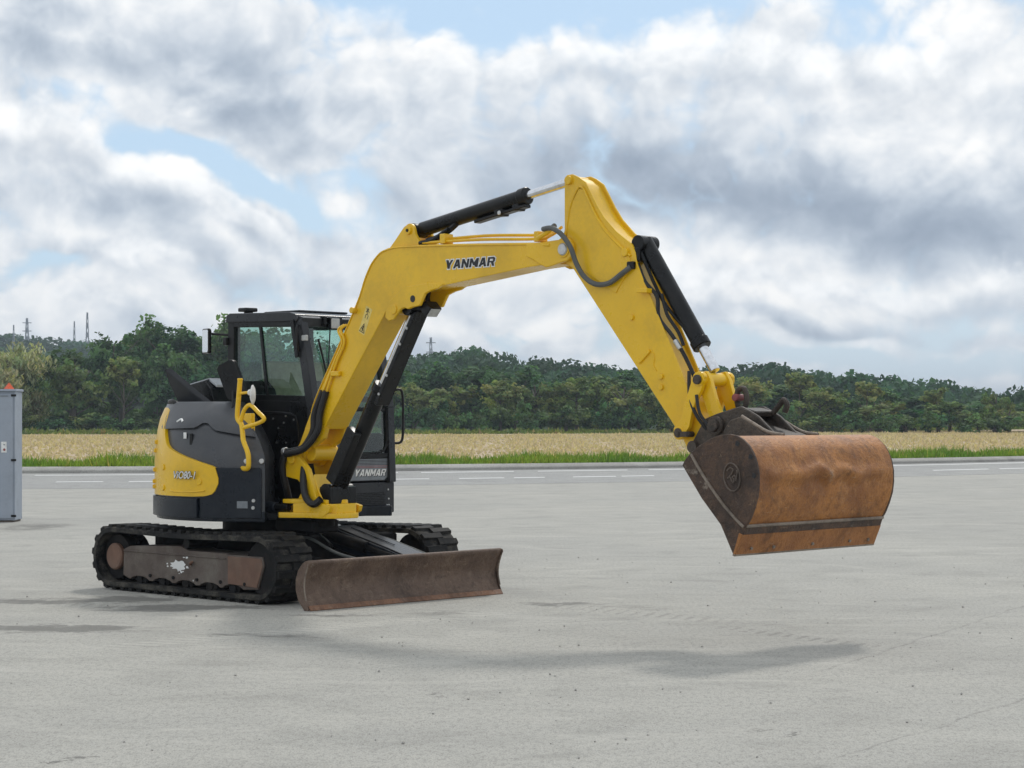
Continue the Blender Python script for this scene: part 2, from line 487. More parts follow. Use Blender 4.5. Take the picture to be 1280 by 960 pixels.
        # hairline cracks and the old joint running off to the right
        def crack(x0, y0, x1, y1, wdt):
            L = math.hypot(x1 - x0, y1 - y0)
            ux, uy = (x1 - x0) / L, (y1 - y0) / L
            dx, dy = b.m('SUBTRACT', X, x0), b.m('SUBTRACT', Y, y0)
            q = b.add(b.mul(dx, -uy), b.mul(dy, ux), b.mul(b.m('SUBTRACT', mid, 0.5), 0.22), b.mul(b.m('SUBTRACT', fine, 0.5), 0.05))
            s = b.add(b.mul(dx, ux), b.mul(dy, uy))
            e = b.mul(b.sstep(s, 0, 0.6), b.sstep(s, L, L - 2.0))
            return b.mul(b.sstep(b.m('ABSOLUTE', q), wdt, wdt * 0.3), e, b.sstep(brk, 0.35, 0.6))
        ck = b.add(crack(1.05, 8.9, 4.6, 14.0, 0.018), crack(1.9, 12.8, 7.5, 23.0, 0.02))
        c = b.mix(b.mul(ck, 0.38), c, tuple(v * 0.35 for v in base))
    b.put(p.inputs['Base Color'], c)
    b.put(p.inputs['Roughness'], b.add(0.82, b.mul(b.m('SUBTRACT', mid, 0.5), 0.15)))
    p.inputs['Specular IOR Level'].default_value = 0.3
    bp = b.n('ShaderNodeBump')
    bp.inputs['Strength'].default_value = 0.45
    bp.inputs['Distance'].default_value = 0.01
    b.put(bp.inputs['Height'], b.add(b.mul(fine, 0.8), b.mul(grit, 0.7), mid))
    b.put(p.inputs['Normal'], bp.outputs[0])
    return m


MT['yard'] = ground_mat('pale worn concrete', (0.395, 0.385, 0.350), (0.455, 0.440, 0.392))
MT['road'] = ground_mat('grey asphalt', (0.355, 0.352, 0.338), (0.385, 0.38, 0.36), False, 0.8)
MT['kerb'] = ground_mat('weathered kerb concrete', (0.36, 0.345, 0.32), (0.44, 0.43, 0.40), False, 1.0)
MT['line'] = plain('worn white road paint', (0.66, 0.66, 0.64), 0.6)


def soil_mat(name, cols, scale):
    m, b, p = new_mat(name)
    g = b.n('ShaderNodeNewGeometry')
    P = g.outputs['Position']
    n1 = b.noise(b.vm('MULTIPLY', P, (1, 0.45, 1)), scale, 7, 0.65)
    n2 = b.noise(P, scale * 9, 5, 0.7)
    c = b.mix(b.sstep(n1, 0.32, 0.68), cols[0], cols[1])
    c = b.mix(b.mul(b.sstep(n2, 0.45, 0.7), 0.6), c, cols[2])
    b.put(p.inputs['Base Color'], c)
    p.inputs['Roughness'].default_value = 0.95
    p.inputs['Specular IOR Level'].default_value = 0.1
    return m


MT['soil'] = soil_mat('meadow soil', ((0.09, 0.12, 0.035), (0.13, 0.15, 0.05), (0.16, 0.14, 0.07)), 0.35)
MT['straw_soil'] = soil_mat('straw field', ((0.48, 0.38, 0.265), (0.56, 0.45, 0.32), (0.38, 0.31, 0.20)), 0.25)
MT['hill'] = soil_mat('wooded hill floor', ((0.02, 0.035, 0.018), (0.03, 0.05, 0.022), (0.04, 0.05, 0.025)), 0.1)


def leaf_mat(name, c1, c2, rnd=0.35, attr=True, spec=0.15):
    m, b, p = new_mat(name)
    oi = b.n('ShaderNodeObjectInfo')
    c = b.mix(oi.outputs['Random'], c1, c2)
    if attr:
        a = b.n('ShaderNodeAttribute', attribute_name='tint')
        c = b.mix(1.0, c, a.outputs['Color'], 'MULTIPLY')
    b.put(p.inputs['Base Color'], c)
    p.inputs['Roughness'].default_value = 0.7
    p.inputs['Specular IOR Level'].default_value = spec
    t = m.node_tree
    out = [n for n in t.nodes if n.type == 'OUTPUT_MATERIAL'][0]
    tl = b.n('ShaderNodeBsdfTranslucent')
    b.put(tl.inputs[0], b.mix(1.0, c, (1.0, 1.15, 0.5), 'MULTIPLY'))
    mx = b.n('ShaderNodeMixShader')
    mx.inputs[0].default_value = 0.33
    t.links.new(p.outputs[0], mx.inputs[1])
    t.links.new(tl.outputs[0], mx.inputs[2])
    t.links.new(mx.outputs[0], out.inputs[0])
    return m


MT['leaf'] = leaf_mat('broadleaf foliage', (0.055, 0.135, 0.062), (0.125, 0.205, 0.075))
MT['leaf_olive'] = leaf_mat('olive foliage', (0.14, 0.215, 0.08), (0.25, 0.295, 0.125))
MT['leaf_pale'] = leaf_mat('pale willow foliage', (0.33, 0.37, 0.235), (0.35, 0.39, 0.245))
MT['leaf_far'] = leaf_mat('far wood foliage', (0.046, 0.105, 0.058), (0.050, 0.110, 0.060))
MT['grass'] = leaf_mat('green verge grass', (0.18, 0.29, 0.055), (0.18, 0.29, 0.055))
MT['meadow'] = leaf_mat('dull meadow grass', (0.15, 0.20, 0.065), (0.15, 0.20, 0.065))
MT['straw'] = leaf_mat('dry straw stalks', (0.60, 0.475, 0.335), (0.60, 0.475, 0.335))
MT['bark'] = plain('grey brown bark', (0.10, 0.085, 0.065), 0.9)


# ------------------------------------------------------------------ mesh helpers
def link(name, me, mat, parent=None, smooth=35):
    if mat is not None:
        me.materials.append(MT[mat] if isinstance(mat, str) else mat)
    o = bpy.data.objects.new(name, me)
    C.objects.link(o)
    if parent is not None:
        o.parent = parent
    if smooth:
        for p in me.polygons:
            p.use_smooth = True
        me.set_sharp_from_angle(angle=R(smooth))
    return o


def finish(name, bm, mat, parent=None, bevel=0.0, seg=1, smooth=35):
    bmesh.ops.remove_doubles(bm, verts=bm.verts, dist=1e-5)
    bmesh.ops.recalc_face_normals(bm, faces=bm.faces)
    if bevel:
        es = [e for e in bm.edges if len(e.link_faces) == 2 and e.calc_face_angle(0) > R(28)]
        if es:
            bmesh.ops.bevel(bm, geom=es, offset=bevel, segments=seg, affect='EDGES', profile=0.6, clamp_overlap=True)
    me = bpy.data.meshes.new(name)
    bm.to_mesh(me)
    bm.free()
    o = link(name, me, mat, parent, smooth)
    if bevel and parent is not None:
        md = o.modifiers.new('weighted_normals', 'WEIGHTED_NORMAL')     # keeps big flat plates flat beside their bevels
        md.keep_sharp = True
        md.weight = 80
    return o


def b_prism(bm, poly, v0, v1):
    """poly in (u,z), extruded along v"""
    a = [bm.verts.new((u, v0, z)) for u, z in poly]
    c = [bm.verts.new((u, v1, z)) for u, z in poly]
    n = len(poly)
    bm.faces.new(a)
    bm.faces.new(list(reversed(c)))
    for i in range(n):
        j = (i + 1) % n
        bm.faces.new((a[i], c[i], c[j], a[j]))


def b_prism_z(bm, poly, z0, z1):
    a = [bm.verts.new((u, v, z0)) for u, v in poly]
    c = [bm.verts.new((u, v, z1)) for u, v in poly]
    n = len(poly)
    bm.faces.new(a)
    bm.faces.new(list(reversed(c)))
    for i in range(n):
        j = (i + 1) % n
        bm.faces.new((a[i], c[i], c[j], a[j]))


def b_prism_u(bm, poly, u0, u1):
    a = [bm.verts.new((u0, v, z)) for v, z in poly]
    c = [bm.verts.new((u1, v, z)) for v, z in poly]
    n = len(poly)
    bm.faces.new(a)
    bm.faces.new(list(reversed(c)))
    for i in range(n):
        j = (i + 1) % n
        bm.faces.new((a[i], c[i], c[j], a[j]))


def b_box(bm, lo, hi, mat=None):
    vs = []
    for x in (lo[0], hi[0]):
        for y in (lo[1], hi[1]):
            for z in (lo[2], hi[2]):
                p = Vector((x, y, z))
                if mat is not None:
                    p = mat @ p
                vs.append(bm.verts.new(p))
    for f in ((0, 1, 3, 2), (4, 6, 7, 5), (0, 4, 5, 1), (2, 3, 7, 6), (0, 2, 6, 4), (1, 5, 7, 3)):
        bm.faces.new([vs[i] for i in f])


def b_cyl(bm, p0, p1, r0, r1=None, n=20, cap=True):
    p0, p1 = Vector(p0), Vector(p1)
    r1 = r0 if r1 is None else r1
    d = (p1 - p0).normalized()
    up = Vector((0, 0, 1)) if abs(d.z) < 0.9 else Vector((1, 0, 0))
    s = d.cross(up).normalized()
    t = d.cross(s)
    ra, rb = [], []
    for i in range(n):
        a = 2 * PI * i / n
        w = s * math.cos(a) + t * math.sin(a)
        ra.append(bm.verts.new(p0 + w * r0))
        rb.append(bm.verts.new(p1 + w * r1))
    for i in range(n):
        j = (i + 1) % n
        bm.faces.new((ra[i], ra[j], rb[j], rb[i]))
    if cap:
        bm.faces.new(list(reversed(ra)))
        bm.faces.new(rb)


def smooth_path(pts, k=6):
    pts = [Vector(p) for p in pts]
    if len(pts) < 3:
        return pts
    out = []
    for i in range(len(pts) - 1):
        p0 = pts[max(i - 1, 0)]
        p1, p2 = pts[i], pts[i + 1]
        p3 = pts[min(i + 2, len(pts) - 1)]
        for j in range(k):
            t = j / k
            out.append(0.5 * ((2 * p1) + (p2 - p0) * t + (2 * p0 - 5 * p1 + 4 * p2 - p3) * t * t + (3 * p1 - p0 - 3 * p2 + p3) * t ** 3))
    out.append(pts[-1])
    return out


def b_tube(bm, pts, r, n=10, k=6, closed=False):
    path = smooth_path(pts, k) if k > 1 else [Vector(p) for p in pts]
    if closed:
        path = path[:-1] if (path[0] - path[-1]).length < 1e-4 else path
    rings = []
    m = len(path)
    ref = None
    for i, p in enumerate(path):
        if closed:
            d = path[(i + 1) % m] - path[i - 1]
        else:
            d = path[min(i + 1, m - 1)] - path[max(i - 1, 0)]
        d.normalize()
        if ref is None:
            ref = Vector((0, 0, 1)) if abs(d.z) < 0.85 else Vector((1, 0, 0))
        s = d.cross(ref).normalized()
        ref = s.cross(d).normalized()
        rings.append([bm.verts.new(p + (s * math.cos(2 * PI * j / n) + ref * math.sin(2 * PI * j / n)) * (r[i] if isinstance(r, list) else r)) for j in range(n)])
    for i in range(m if closed else m - 1):
        a, c = rings[i], rings[(i + 1) % m]
        for j in range(n):
            q = (j + 1) % n
            bm.faces.new((a[j], a[q], c[q], c[j]))
    if not closed:
        bm.faces.new(list(reversed(rings[0])))
        bm.faces.new(rings[-1])


def BM():
    return bmesh.new()


def prism(name, poly, v0, v1, mat, parent, bevel=0.006, seg=1):
    bm = BM()
    b_prism(bm, poly, v0, v1)
    return finish(name, bm, mat, parent, bevel, seg)


def cyl(name, p0, p1, r, mat, parent, r1=None, n=24, bevel=0.004):
    bm = BM()
    b_cyl(bm, p0, p1, r, r1, n)
    return finish(name, bm, mat, parent, bevel)


def box(name, lo, hi, mat, parent, bevel=0.005, seg=1, mx=None):
    bm = BM()
    b_box(bm, lo, hi, mx)
    return finish(name, bm, mat, parent, bevel, seg)


def tube(name, pts, r, mat, parent, n=10, k=6):
    bm = BM()
    b_tube(bm, pts, r, n, k)
    return finish(name, bm, mat, parent)


def arc(cx, cz, r, a0, a1, n):
    return [(cx + r * math.cos(R(a0 + (a1 - a0) * i / n)), cz + r * math.sin(R(a0 + (a1 - a0) * i / n))) for i in range(n + 1)]


def tag(o, label=None, cat=None, group=None, kind=None):
    if label:
        o['label'] = label
    if cat:
        o['category'] = cat
    if group:
        o['group'] = group
    if kind:
        o['kind'] = kind
    return o


def empty(name, loc, rz=0.0):
    o = bpy.data.objects.new(name, None)
    o.empty_display_size = 0.2
    C.objects.link(o)
    o.location = loc
    o.rotation_euler = (0, 0, rz)
    return o


def text_mesh(body, size, shear=0.0, offset=0.0, extrude=0.002, spacing=1.0):
    cu = bpy.data.curves.new('lettering', 'FONT')
    cu.body = body
    cu.size = size
    cu.shear = shear
    cu.offset = offset
    cu.extrude = extrude
    cu.space_character = spacing
    cu.align_x = 'CENTER'
    cu.align_y = 'CENTER'
    ob = bpy.data.objects.new('lettering_tmp', cu)
    C.objects.link(ob)
    dg = bpy.context.evaluated_depsgraph_get()
    me = bpy.data.meshes.new_from_object(ob.evaluated_get(dg))
    bpy.data.objects.remove(ob, do_unlink=True)
    me.materials.clear()
    return me


def fit_text(name, body, width, height, mat, parent, mx, shear=0.0, offset=0.0, extrude=0.002, spacing=1.0, ref=None):
    """lettering scaled to width x height, placed by matrix mx (text plane XY)"""
    me = text_mesh(body, 1.0, shear, offset, extrude / 1.0, spacing)
    xs = [v.co.x for v in me.vertices]
    ys = [v.co.y for v in me.vertices]
    if ref is None:
        ref = ((min(xs), max(xs)), (min(ys), max(ys)))
    (x0, x1), (y0, y1) = ref
    sx, sy = width / (x1 - x0), height / (y1 - y0)
    cx, cy = (x0 + x1) / 2, (y0 + y1) / 2
    for v in me.vertices:
        v.co = mx @ Vector(((v.co.x - cx) * sx, (v.co.y - cy) * sy, v.co.z))
    link(name, me, mat, parent, 0)
    return ref


GLYPH = {
    'Y': [[(0, 1), (.32, 1), (.5, .64), (.68, 1), (1, 1), (.65, .40), (.65, 0), (.35, 0), (.35, .40)]],
    'A': [[(0, 0), (.31, 1), (.5, 1), (.5, .76), (.415, .42), (.5, .42), (.5, .21), (.355, .21), (.30, 0)],
          [(1, 0), (.70, 0), (.645, .21), (.5, .21), (.5, .42), (.585, .42), (.5, .76), (.5, 1), (.69, 1)]],
    'N': [[(0, 0), (0, 1), (.30, 1), (.70, .46), (.70, 1), (1, 1), (1, 0), (.70, 0), (.30, .54), (.30, 0)]],
    'M': [[(0, 0), (0, 1), (.26, 1), (.5, .56), (.74, 1), (1, 1), (1, 0), (.75, 0), (.75, .56), (.57, .22), (.43, .22), (.25, .56), (.25, 0)]],
    'R': [[(0, 0), (0, 1), (.29, 1), (.29, 0)], [(.29, 1), (.80, 1), (.72, .80), (.29, .80)], [(.80, 1), (1, .86), (.74, .74), (.72, .80)],
          [(1, .86), (1, .54), (.74, .62), (.74, .74)], [(1, .54), (.86, .40), (.72, .56), (.74, .62)], [(.86, .40), (.29, .40), (.29, .56), (.72, .56)],
          [(.50, .40), (.86, .40), (1, 0), (.70, 0)]],
}
GWID = {'Y': .98, 'A': 1.0, 'N': .96, 'M': 1.16, 'R': .96}


def block_letters(name, word, width, height, mat, parent, mx, shear=0.22, grow=0.0, z=0.0):
    """bold slanted capitals drawn as polygons; grow widens every edge (the pale outline)"""
    gap = 0.10
    tot = sum(GWID[c] for c in word) + gap * (len(word) - 1)
    sx = (width - shear * height) / tot
    bm = BM()
    x = -width / 2
    for ch in word:
        for poly in GLYPH[ch]:
            P2 = [Vector((x + px_ * GWID[ch] * sx + shear * py_ * height, (py_ - 0.5) * height, z)) for px_, py_ in poly]
            bm.faces.new([bm.verts.new(mx @ p) for p in P2])
            if grow:
                for i in range(len(P2)):
                    p, q = P2[i], P2[(i + 1) % len(P2)]
                    dd = (q - p).normalized() * grow
                    nn = Vector((-dd.y, dd.x, 0))
                    zz = Vector((0, 0, 1e-5 * (i + 1)))
                    bm.faces.new([bm.verts.new(mx @ (r_ + zz)) for r_ in (p - dd - nn, q + dd - nn, q + dd + nn, p - dd + nn)])
        x += (GWID[ch] + gap) * sx
    me = bpy.data.meshes.new(name)
    bmesh.ops.triangulate(bm, faces=bm.faces)
    bm.to_mesh(me)
    bm.free()
    return link(name, me, mat, parent, 0)


# ------------------------------------------------------------------ ground, road, kerb, field
def yk(X):
    """kerb line of the gently curving road"""
    def q(x):
        return 54.6 + 0.44 * x + 0.012 * x * x
    if X < -17:
        return q(-17) + (0.44 - 0.024 * 17) * (X + 17)
    if X > 45:
        return q(45) + (0.44 + 0.024 * 45) * (X - 45)
    return q(X)


def zr(t):
    return 0.0 if t < -5 else 0.045 * (t + 5)


XS = [-900, -600, -400, -250, -150, -100, -70] + list(np.arange(-50, 51, 2.0)) + [70, 100, 150, 250, 400, 600, 900]


def strip(name, ts, zf, mat, xs=XS, yfix=None):
    bm = BM()
    rows = []
    for t in ts:
        row = []
        for x in xs:
            yy = yk(x) + t if not callable(t) else t(x)
            row.append(bm.verts.new((x, yy, zf(t) if not callable(t) else zf(0))))
        rows.append(row)
    for i in range(len(ts) - 1):
        for j in range(len(xs) - 1):
            bm.faces.new((rows[i][j], rows[i][j + 1], rows[i + 1][j + 1], rows[i + 1][j]))
    return finish(name, bm, mat, None)


def zg(t):
    if t < -5:
        return -0.06
    if t < 0.18:
        return zr(t) - 0.06
    return 0.34


g = strip('ground', [-300, -100, -30, -5, 0, 0.15, 0.19, 3, 10, 40, 120, 300, 900, 2500], zg, 'soil')
tag(g, kind='structure')
yd = strip('concrete_yard', [-300, -120, -60, -45, -30, -20, -10, -5], lambda t: 0.0, 'yard')
tag(yd, 'pale grey worn concrete yard the excavator stands on', kind='structure')
rd = strip('road', [-5, -3, -1.5, 0.02], lambda t: zr(t) + 0.003, 'road')
tag(rd, 'grey asphalt road curving past behind the yard', kind='structure')
bm = BM()
rows = []
prof = [(0.0, 0.15), (0.0, 0.295), (0.03, 0.325), (0.26, 0.385), (0.30, 0.39), (0.32, 0.30)]
xs_k = list(np.arange(-60, 80.1, 1.0))
for x in xs_k:
    rows.append([bm.verts.new((x, yk(x) + t, z)) for t, z in prof])
for i in range(len(xs_k) - 1):
    for j in range(len(prof) - 1):
        bm.faces.new((rows[i][j], rows[i + 1][j], rows[i + 1][j + 1], rows[i][j + 1]))
kb = finish('kerb', bm, 'kerb', None)
tag(kb, 'low pale concrete kerb between road and grass verge', kind='structure')


def road_mark(name, x0, x1, t, w):
    bm = BM()
    n = max(2, int((x1 - x0) / 0.8))
    prev = None
    for i in range(n + 1):
        x = x0 + (x1 - x0) * i / n
        cur = (bm.verts.new((x, yk(x) + t - w / 2, zr(t - w / 2) + 0.008)), bm.verts.new((x, yk(x) + t + w / 2, zr(t + w / 2) + 0.008)))
        if prev:
            bm.faces.new((prev[0], cur[0], cur[1], prev[1]))
        prev = cur
    return finish(name, bm, 'line', rd)


# lane dashes along the near line, long strokes near the kerb
for x0, x1 in ((-12.9, -11.8), (-11.0, -9.9), (-9.3, -8.1), (-7.4, -6.2), (-5.4, -4.3), (-3.2, -2.1), (-1.35, -0.2), (0.05, 0.85),
               (1.6, 2.75), (2.9, 3.8), (4.8, 5.9), (6.9, 8.0), (9.6, 10.4), (12.4, 14.4), (14.8, 17.0), (17.8, 20.0)):
    road_mark('lane_dash', x0, x1, -3.0, 0.26)
for x0, x1 in ((-22, -12.6), (-12.0, -7.5), (-6.8, -3.0), (-2.4, 0.05), (0.7, 3.2), (3.8, 9.5), (10.2, 22.0)):
    road_mark('edge_line', x0, x1, -0.75, 0.26)


def quad_mesh(name, cen, ax, ay, tint, tri=False):
    """many small leaf faces: centre, half axes, colour multipliers"""
    n = len(cen)
    if tri:
        V = np.stack([cen - ax, cen + ax, cen + ay], 1).reshape(-1, 3)
        k = 3
    else:
        V = np.stack([cen - ax - ay * 0.35, cen - ay * 0.9 + ax * 0.1, cen + ax + ay * 0.3, cen + ay], 1).reshape(-1, 3)
        k = 4
    me = bpy.data.meshes.new(name)
    me.vertices.add(n * k)
    me.vertices.foreach_set('co', V.astype(np.float32).ravel())
    me.loops.add(n * k)
    me.loops.foreach_set('vertex_index', np.arange(n * k, dtype=np.int32))
    me.polygons.add(n)
    me.polygons.foreach_set('loop_start', np.arange(0, n * k, k, dtype=np.int32))
    me.polygons.foreach_set('loop_total', np.full(n, k, dtype=np.int32))
    at = me.color_attributes.new('tint', 'FLOAT_COLOR', 'POINT')
    col = np.ones((n, k, 4), np.float32)
    col[:, :, :3] = tint[:, None, :]
    at.data.foreach_set('color', col.ravel())
    me.update()
    me.validate()
    return me


def unit(v):
    return v / np.maximum(np.linalg.norm(v, axis=-1, keepdims=True), 1e-6)


def blades(n, xr, tr, h, w, colfun, zbase=0.34, lean=0.35):
    x = rng.uniform(*xr, n)
    t = tr[0] + (tr[1] - tr[0]) * rng.random(n)
    y = np.array([yk(a) for a in x]) + t
    pn = np.sin(x * 1.7 + np.sin(t * 2.1)) * np.sin(x * 0.61 + 2.0) + 0.6 * np.sin(x * 4.3 + t * 3.0)
    hh = h * (0.35 + 1.0 * rng.random(n) ** 1.6) * np.clip(0.85 + 0.45 * pn, 0.35, 1.7)
    cen = np.stack([x, y, np.full(n, zbase)], 1)
    ang = rng.uniform(-0.7, 0.7, n)
    ax = np.stack([np.cos(ang), np.sin(ang), np.zeros(n)], 1) * (w * (0.6 + 0.8 * rng.random(n)))[:, None]
    ay = np.stack([rng.normal(0, lean, n) * hh, rng.normal(0, lean, n) * hh, hh], 1)
    return quad_mesh('blades', cen, ax, ay, colfun(x, t, n), tri=True)


def gcol(x, t, n):
    k = 0.65 + 0.7 * rng.random(n)
    pt = np.clip(np.sin(x * 0.9 + 1.3) * np.sin(x * 0.23 + t) * 0.5 + 0.5, 0, 1)
    dry = (rng.random(n) < 0.08)[:, None]
    c_ = np.stack([k * (0.75 + 0.65 * pt), k * (0.85 + 0.3 * pt), k * 0.9], 1)
    return np.where(dry, c_ * np.array([2.0, 1.25, 2.2]), c_)


def scol(x, t, n):
    k = 0.75 + 0.45 * rng.random(n)
    return np.stack([k, k * (0.96 + 0.1 * rng.random(n)), k * (0.85 + 0.3 * rng.random(n))], 1)


vg = link('verge_grass', blades(62000, (-28, 36), (0.35, 4.5), 0.25, 0.022, gcol), 'grass', None, 0)
tag(vg, 'strip of tall bright green grass behind the kerb', 'grass', kind='stuff')
fd = strip('stubble_field', [4.2, 10, 25, 50, 80, 105], lambda t: 0.352, 'straw_soil', xs=list(np.arange(-120, 161, 5.0)))
tag(fd, 'flat straw coloured grain field in front of the trees', kind='structure')
sw = link('straw_stalks', blades(64000, (-36, 46), (4.0, 98), 0.13, 0.07, scol), 'straw', None, 0)
tag(sw, 'dry straw coloured stalks standing across the field', 'straw', kind='stuff')
fg = link('meadow_grass', blades(20000, (-60, 75), (104, 111), 0.34, 0.16, gcol), 'meadow', None, 0)
tag(fg, 'far band of green grass along the foot of the trees', 'grass', kind='stuff')


# ------------------------------------------------------------------ wooded hills
def ridge_mesh(name, Y0, Y1, ridge, xr, nx, ny):
    """terrain that rises from Y0 to a crest at Y1; ridge maps x/y direction ratio to crest height"""
    bm = BM()
    rows = []
    for j in range(ny + 1):
        f = j / ny
        Y = Y0 + (Y1 - Y0) * f * 1.5
        row = []
        for i in range(nx + 1):
            x = xr[0] + (xr[1] - xr[0]) * i / nx
            k = math.sin(min(f * 1.5, 1.0) * PI / 2) ** 1.3 if f * 1.5 <= 1 else 1 - 0.5 * (f * 1.5 - 1)
            hh = ridge(x) * k
            row.append(bm.verts.new((x, Y, 0.2 + hh)))
        rows.append(row)
    for j in range(ny):
        for i in range(nx):
            bm.faces.new((rows[j][i], rows[j][i + 1], rows[j + 1][i + 1], rows[j + 1][i]))
    return finish(name, bm, 'hill', None, 0, 1, 60)


def interp(pts):
    xs = [p[0] for p in pts]
    ys = [p[1] for p in pts]
    return lambda x: float(np.interp(x, xs, ys))


# crest heights in metres along x, at 330 m and at 640 m
near_ridge = interp([(-200, 4.5), (-60, 4.5), (-25, 4.8), (-18, 5.2), (-10, 6.3), (-6, 7.2), (0, 6.0), (5, 5.0), (13, 4.4), (21, 3.2), (29, 3.6),
                     (36, 4.4), (42, 3.4), (53, 1.6), (59, 0.9), (66, -0.2), (84, -1.2), (200, -1.5)])
far_ridge = interp([(-600, 20), (-200, 21), (-164, 20.8), (-150, 18.6), (-130, 17), (-100, 14), (-40, 9), (0, 8), (40, 5), (92, 2), (140, -1), (160, -1.5), (600, -2)])
h1 = ridge_mesh('wooded_hill', 215, 330, near_ridge, (-220, 240), 60, 12)
h1.name = 'hill'
tag(h1, 'low dark wooded hill behind the tree line', kind='structure')
h2 = ridge_mesh('hill', 420, 640, far_ridge, (-600, 600), 60, 12)
tag(h2, 'far blue-green wooded ridge on the left skyline', kind='structure')


def crowns(name, centers, radii, per, leaf, seedtint=0.25):
    cen, ax, ay, tint = [], [], [], []
    for (c, r) in zip(centers, radii):
        d = unit(rng.normal(size=(per, 3)))
        d[:, 2] = np.abs(d[:, 2]) * 1.0 - 0.25
        p = np.array(c) + d * np.array([r, r, r * 0.95]) * (0.72 + 0.4 * rng.random((per, 1)))
        nrm = unit(d + rng.normal(size=(per, 3)) * 0.55)
        a = unit(np.cross(nrm, rng.normal(size=(per, 3))))
        b2 = np.cross(nrm, a)
        s = leaf * (0.6 + 0.8 * rng.random((per, 1)))
        cen.append(p)
        ax.append(a * s)
        ay.append(b2 * s)
        k = 0.6 + 0.8 * rng.random()
        kk = k * (0.8 + 0.4 * rng.random((per, 1)))
        warm = 0.9 + 0.35 * rng.random()
        tint.append(np.concatenate([kk * warm, kk, kk * (0.9 + 0.2 * rng.random())], 1))
    return quad_mesh(name, np.concatenate(cen), np.concatenate(ax), np.concatenate(ay), np.concatenate(tint))


def wood(name, Y0, Y1, ridge, xr, n, rad, per, leaf, label):
    cs, rs = [], []
    for i in range(n):
        f = 0.08 + 0.95 * rng.random() ** 0.6
        Y = Y0 + (Y1 - Y0) * f
        x = rng.uniform(*xr)
        z = 0.2 + ridge(x) * math.sin(min(f, 1) * PI / 2) ** 1.3
        r = rad * (0.6 + 0.7 * rng.random())
        cs.append((x, Y, z + r * 0.9))
        rs.append(r)
    o = link(name, crowns(name, cs, rs, per, leaf), 'leaf_far', None, 0)
    return tag(o, label, 'wood', kind='stuff')


wood('hill_wood', 215, 330, near_ridge, (-150, 130), 1100, 2.8, 260, 0.34, 'dense dark green wood covering the low hill')
wood('ridge_wood', 420, 640, far_ridge, (-300, 190), 900, 4.2, 150, 0.62, 'far bluish wood on the ridge at the left skyline')


# ------------------------------------------------------------------ trees at the edge of the field
def crown_mesh(name, H, Wd, base, nclump, per, leaf, droop=0.0, top=1.0, seed=0):
    r = np.random.default_rng(seed)
    cen, ax, ay, tint = [], [], [], []
    lob = [(r.normal(0, 0.45, 2) * Wd * 0.5, r.uniform(0.3, 0.95), r.uniform(0.28, 0.5)) for _ in range(9)]
    for i in range(nclump):
        (lx, lf, lr) = lob[r.integers(len(lob))]
        d = unit(r.normal(size=3))
        rad = lr * Wd * 0.62 * (0.45 + 0.6 * r.random())
        zc = base + (H - base) * lf * 0.88
        taper = 1.0 - 0.55 * max(0, (lf - 0.55)) * top
        c = np.array([lx[0] * taper, lx[1] * taper, zc]) + d * np.array([rad, rad, rad * 0.8])
        c[2] = min(max(c[2], base * 0.7), H)
        cr = 0.105 * Wd * (0.6 + 0.9 * r.random())
        dd = unit(r.normal(size=(per, 3)))
        p = c + dd * cr * (0.35 + 0.75 * r.random((per, 1))) * np.array([1, 1, 0.75])
        if droop:
            p[:, 2] -= droop * r.random(per) ** 1.5 * (1.2 + 1.8 * np.linalg.norm(c[:2]) / Wd)
        out = unit(c - np.array([0, 0, base + (H - base) * 0.45]))
        nrm = unit(dd * 0.5 + out * 0.5 + r.normal(size=(per, 3)) * 0.6 + np.array([0, 0, 0.35]))
        a = unit(np.cross(nrm, r.normal(size=(per, 3))))
        b2 = np.cross(nrm, a)
        if droop:
            b2 = unit(b2 + np.array([0, 0, -1.2]))
        s = leaf * (0.6 + 0.8 * r.random((per, 1)))
        cen.append(p)
        ax.append(a * s * (0.55 if droop else 0.8))
        ay.append(b2 * s * (1.7 if droop else 1.0))
        k = 0.55 + 0.95 * r.random() ** 1.3
        wm = 0.88 + 0.42 * r.random()
        kk = k * (0.85 + 0.3 * r.random((per, 1)))
        tint.append(np.concatenate([kk * wm, kk, kk * 0.95], 1))
    return quad_mesh(name, np.concatenate(cen), np.concatenate(ax), np.concatenate(ay), np.concatenate(tint))


def trunk_mesh(name, H, base, r0, seed=0):
    rr = random.Random(seed)
    bm = BM()
    k = H * 0.8
    pts = [(0, 0, -0.1), (rr.uniform(-.15, .15), rr.uniform(-.1, .1), k * 0.35), (rr.uniform(-.3, .3), rr.uniform(-.2, .2), k * 0.7), (rr.uniform(-.3, .3), 0, k)]
    path = smooth_path(pts, 4)
    m = len(path)
    b_tube(bm, path, [r0 * (1.15 - 0.9 * i / (m - 1)) for i in range(m)], 8, 1)
    for i in range(7):
        f = rr.uniform(0.28, 0.8)
        p = path[int(f * (m - 1))]
        a = rr.uniform(0, 2 * PI)
        ln = H * rr.uniform(0.18, 0.32)
        q = p + Vector((math.cos(a) * ln, math.sin(a) * ln, ln * 0.8))
        mid_ = (p + q) / 2 + Vector((0, 0, -ln * 0.08))
        b_tube(bm, [p, mid_, q], [r0 * 0.45, r0 * 0.28, r0 * 0.1], 6, 1)
    me = bpy.data.meshes.new(name)
    bm.to_mesh(me)
    bm.free()
    for p in me.polygons:
        p.use_smooth = True
    me.materials.append(MT['bark'])
    return me


KINDS = {}


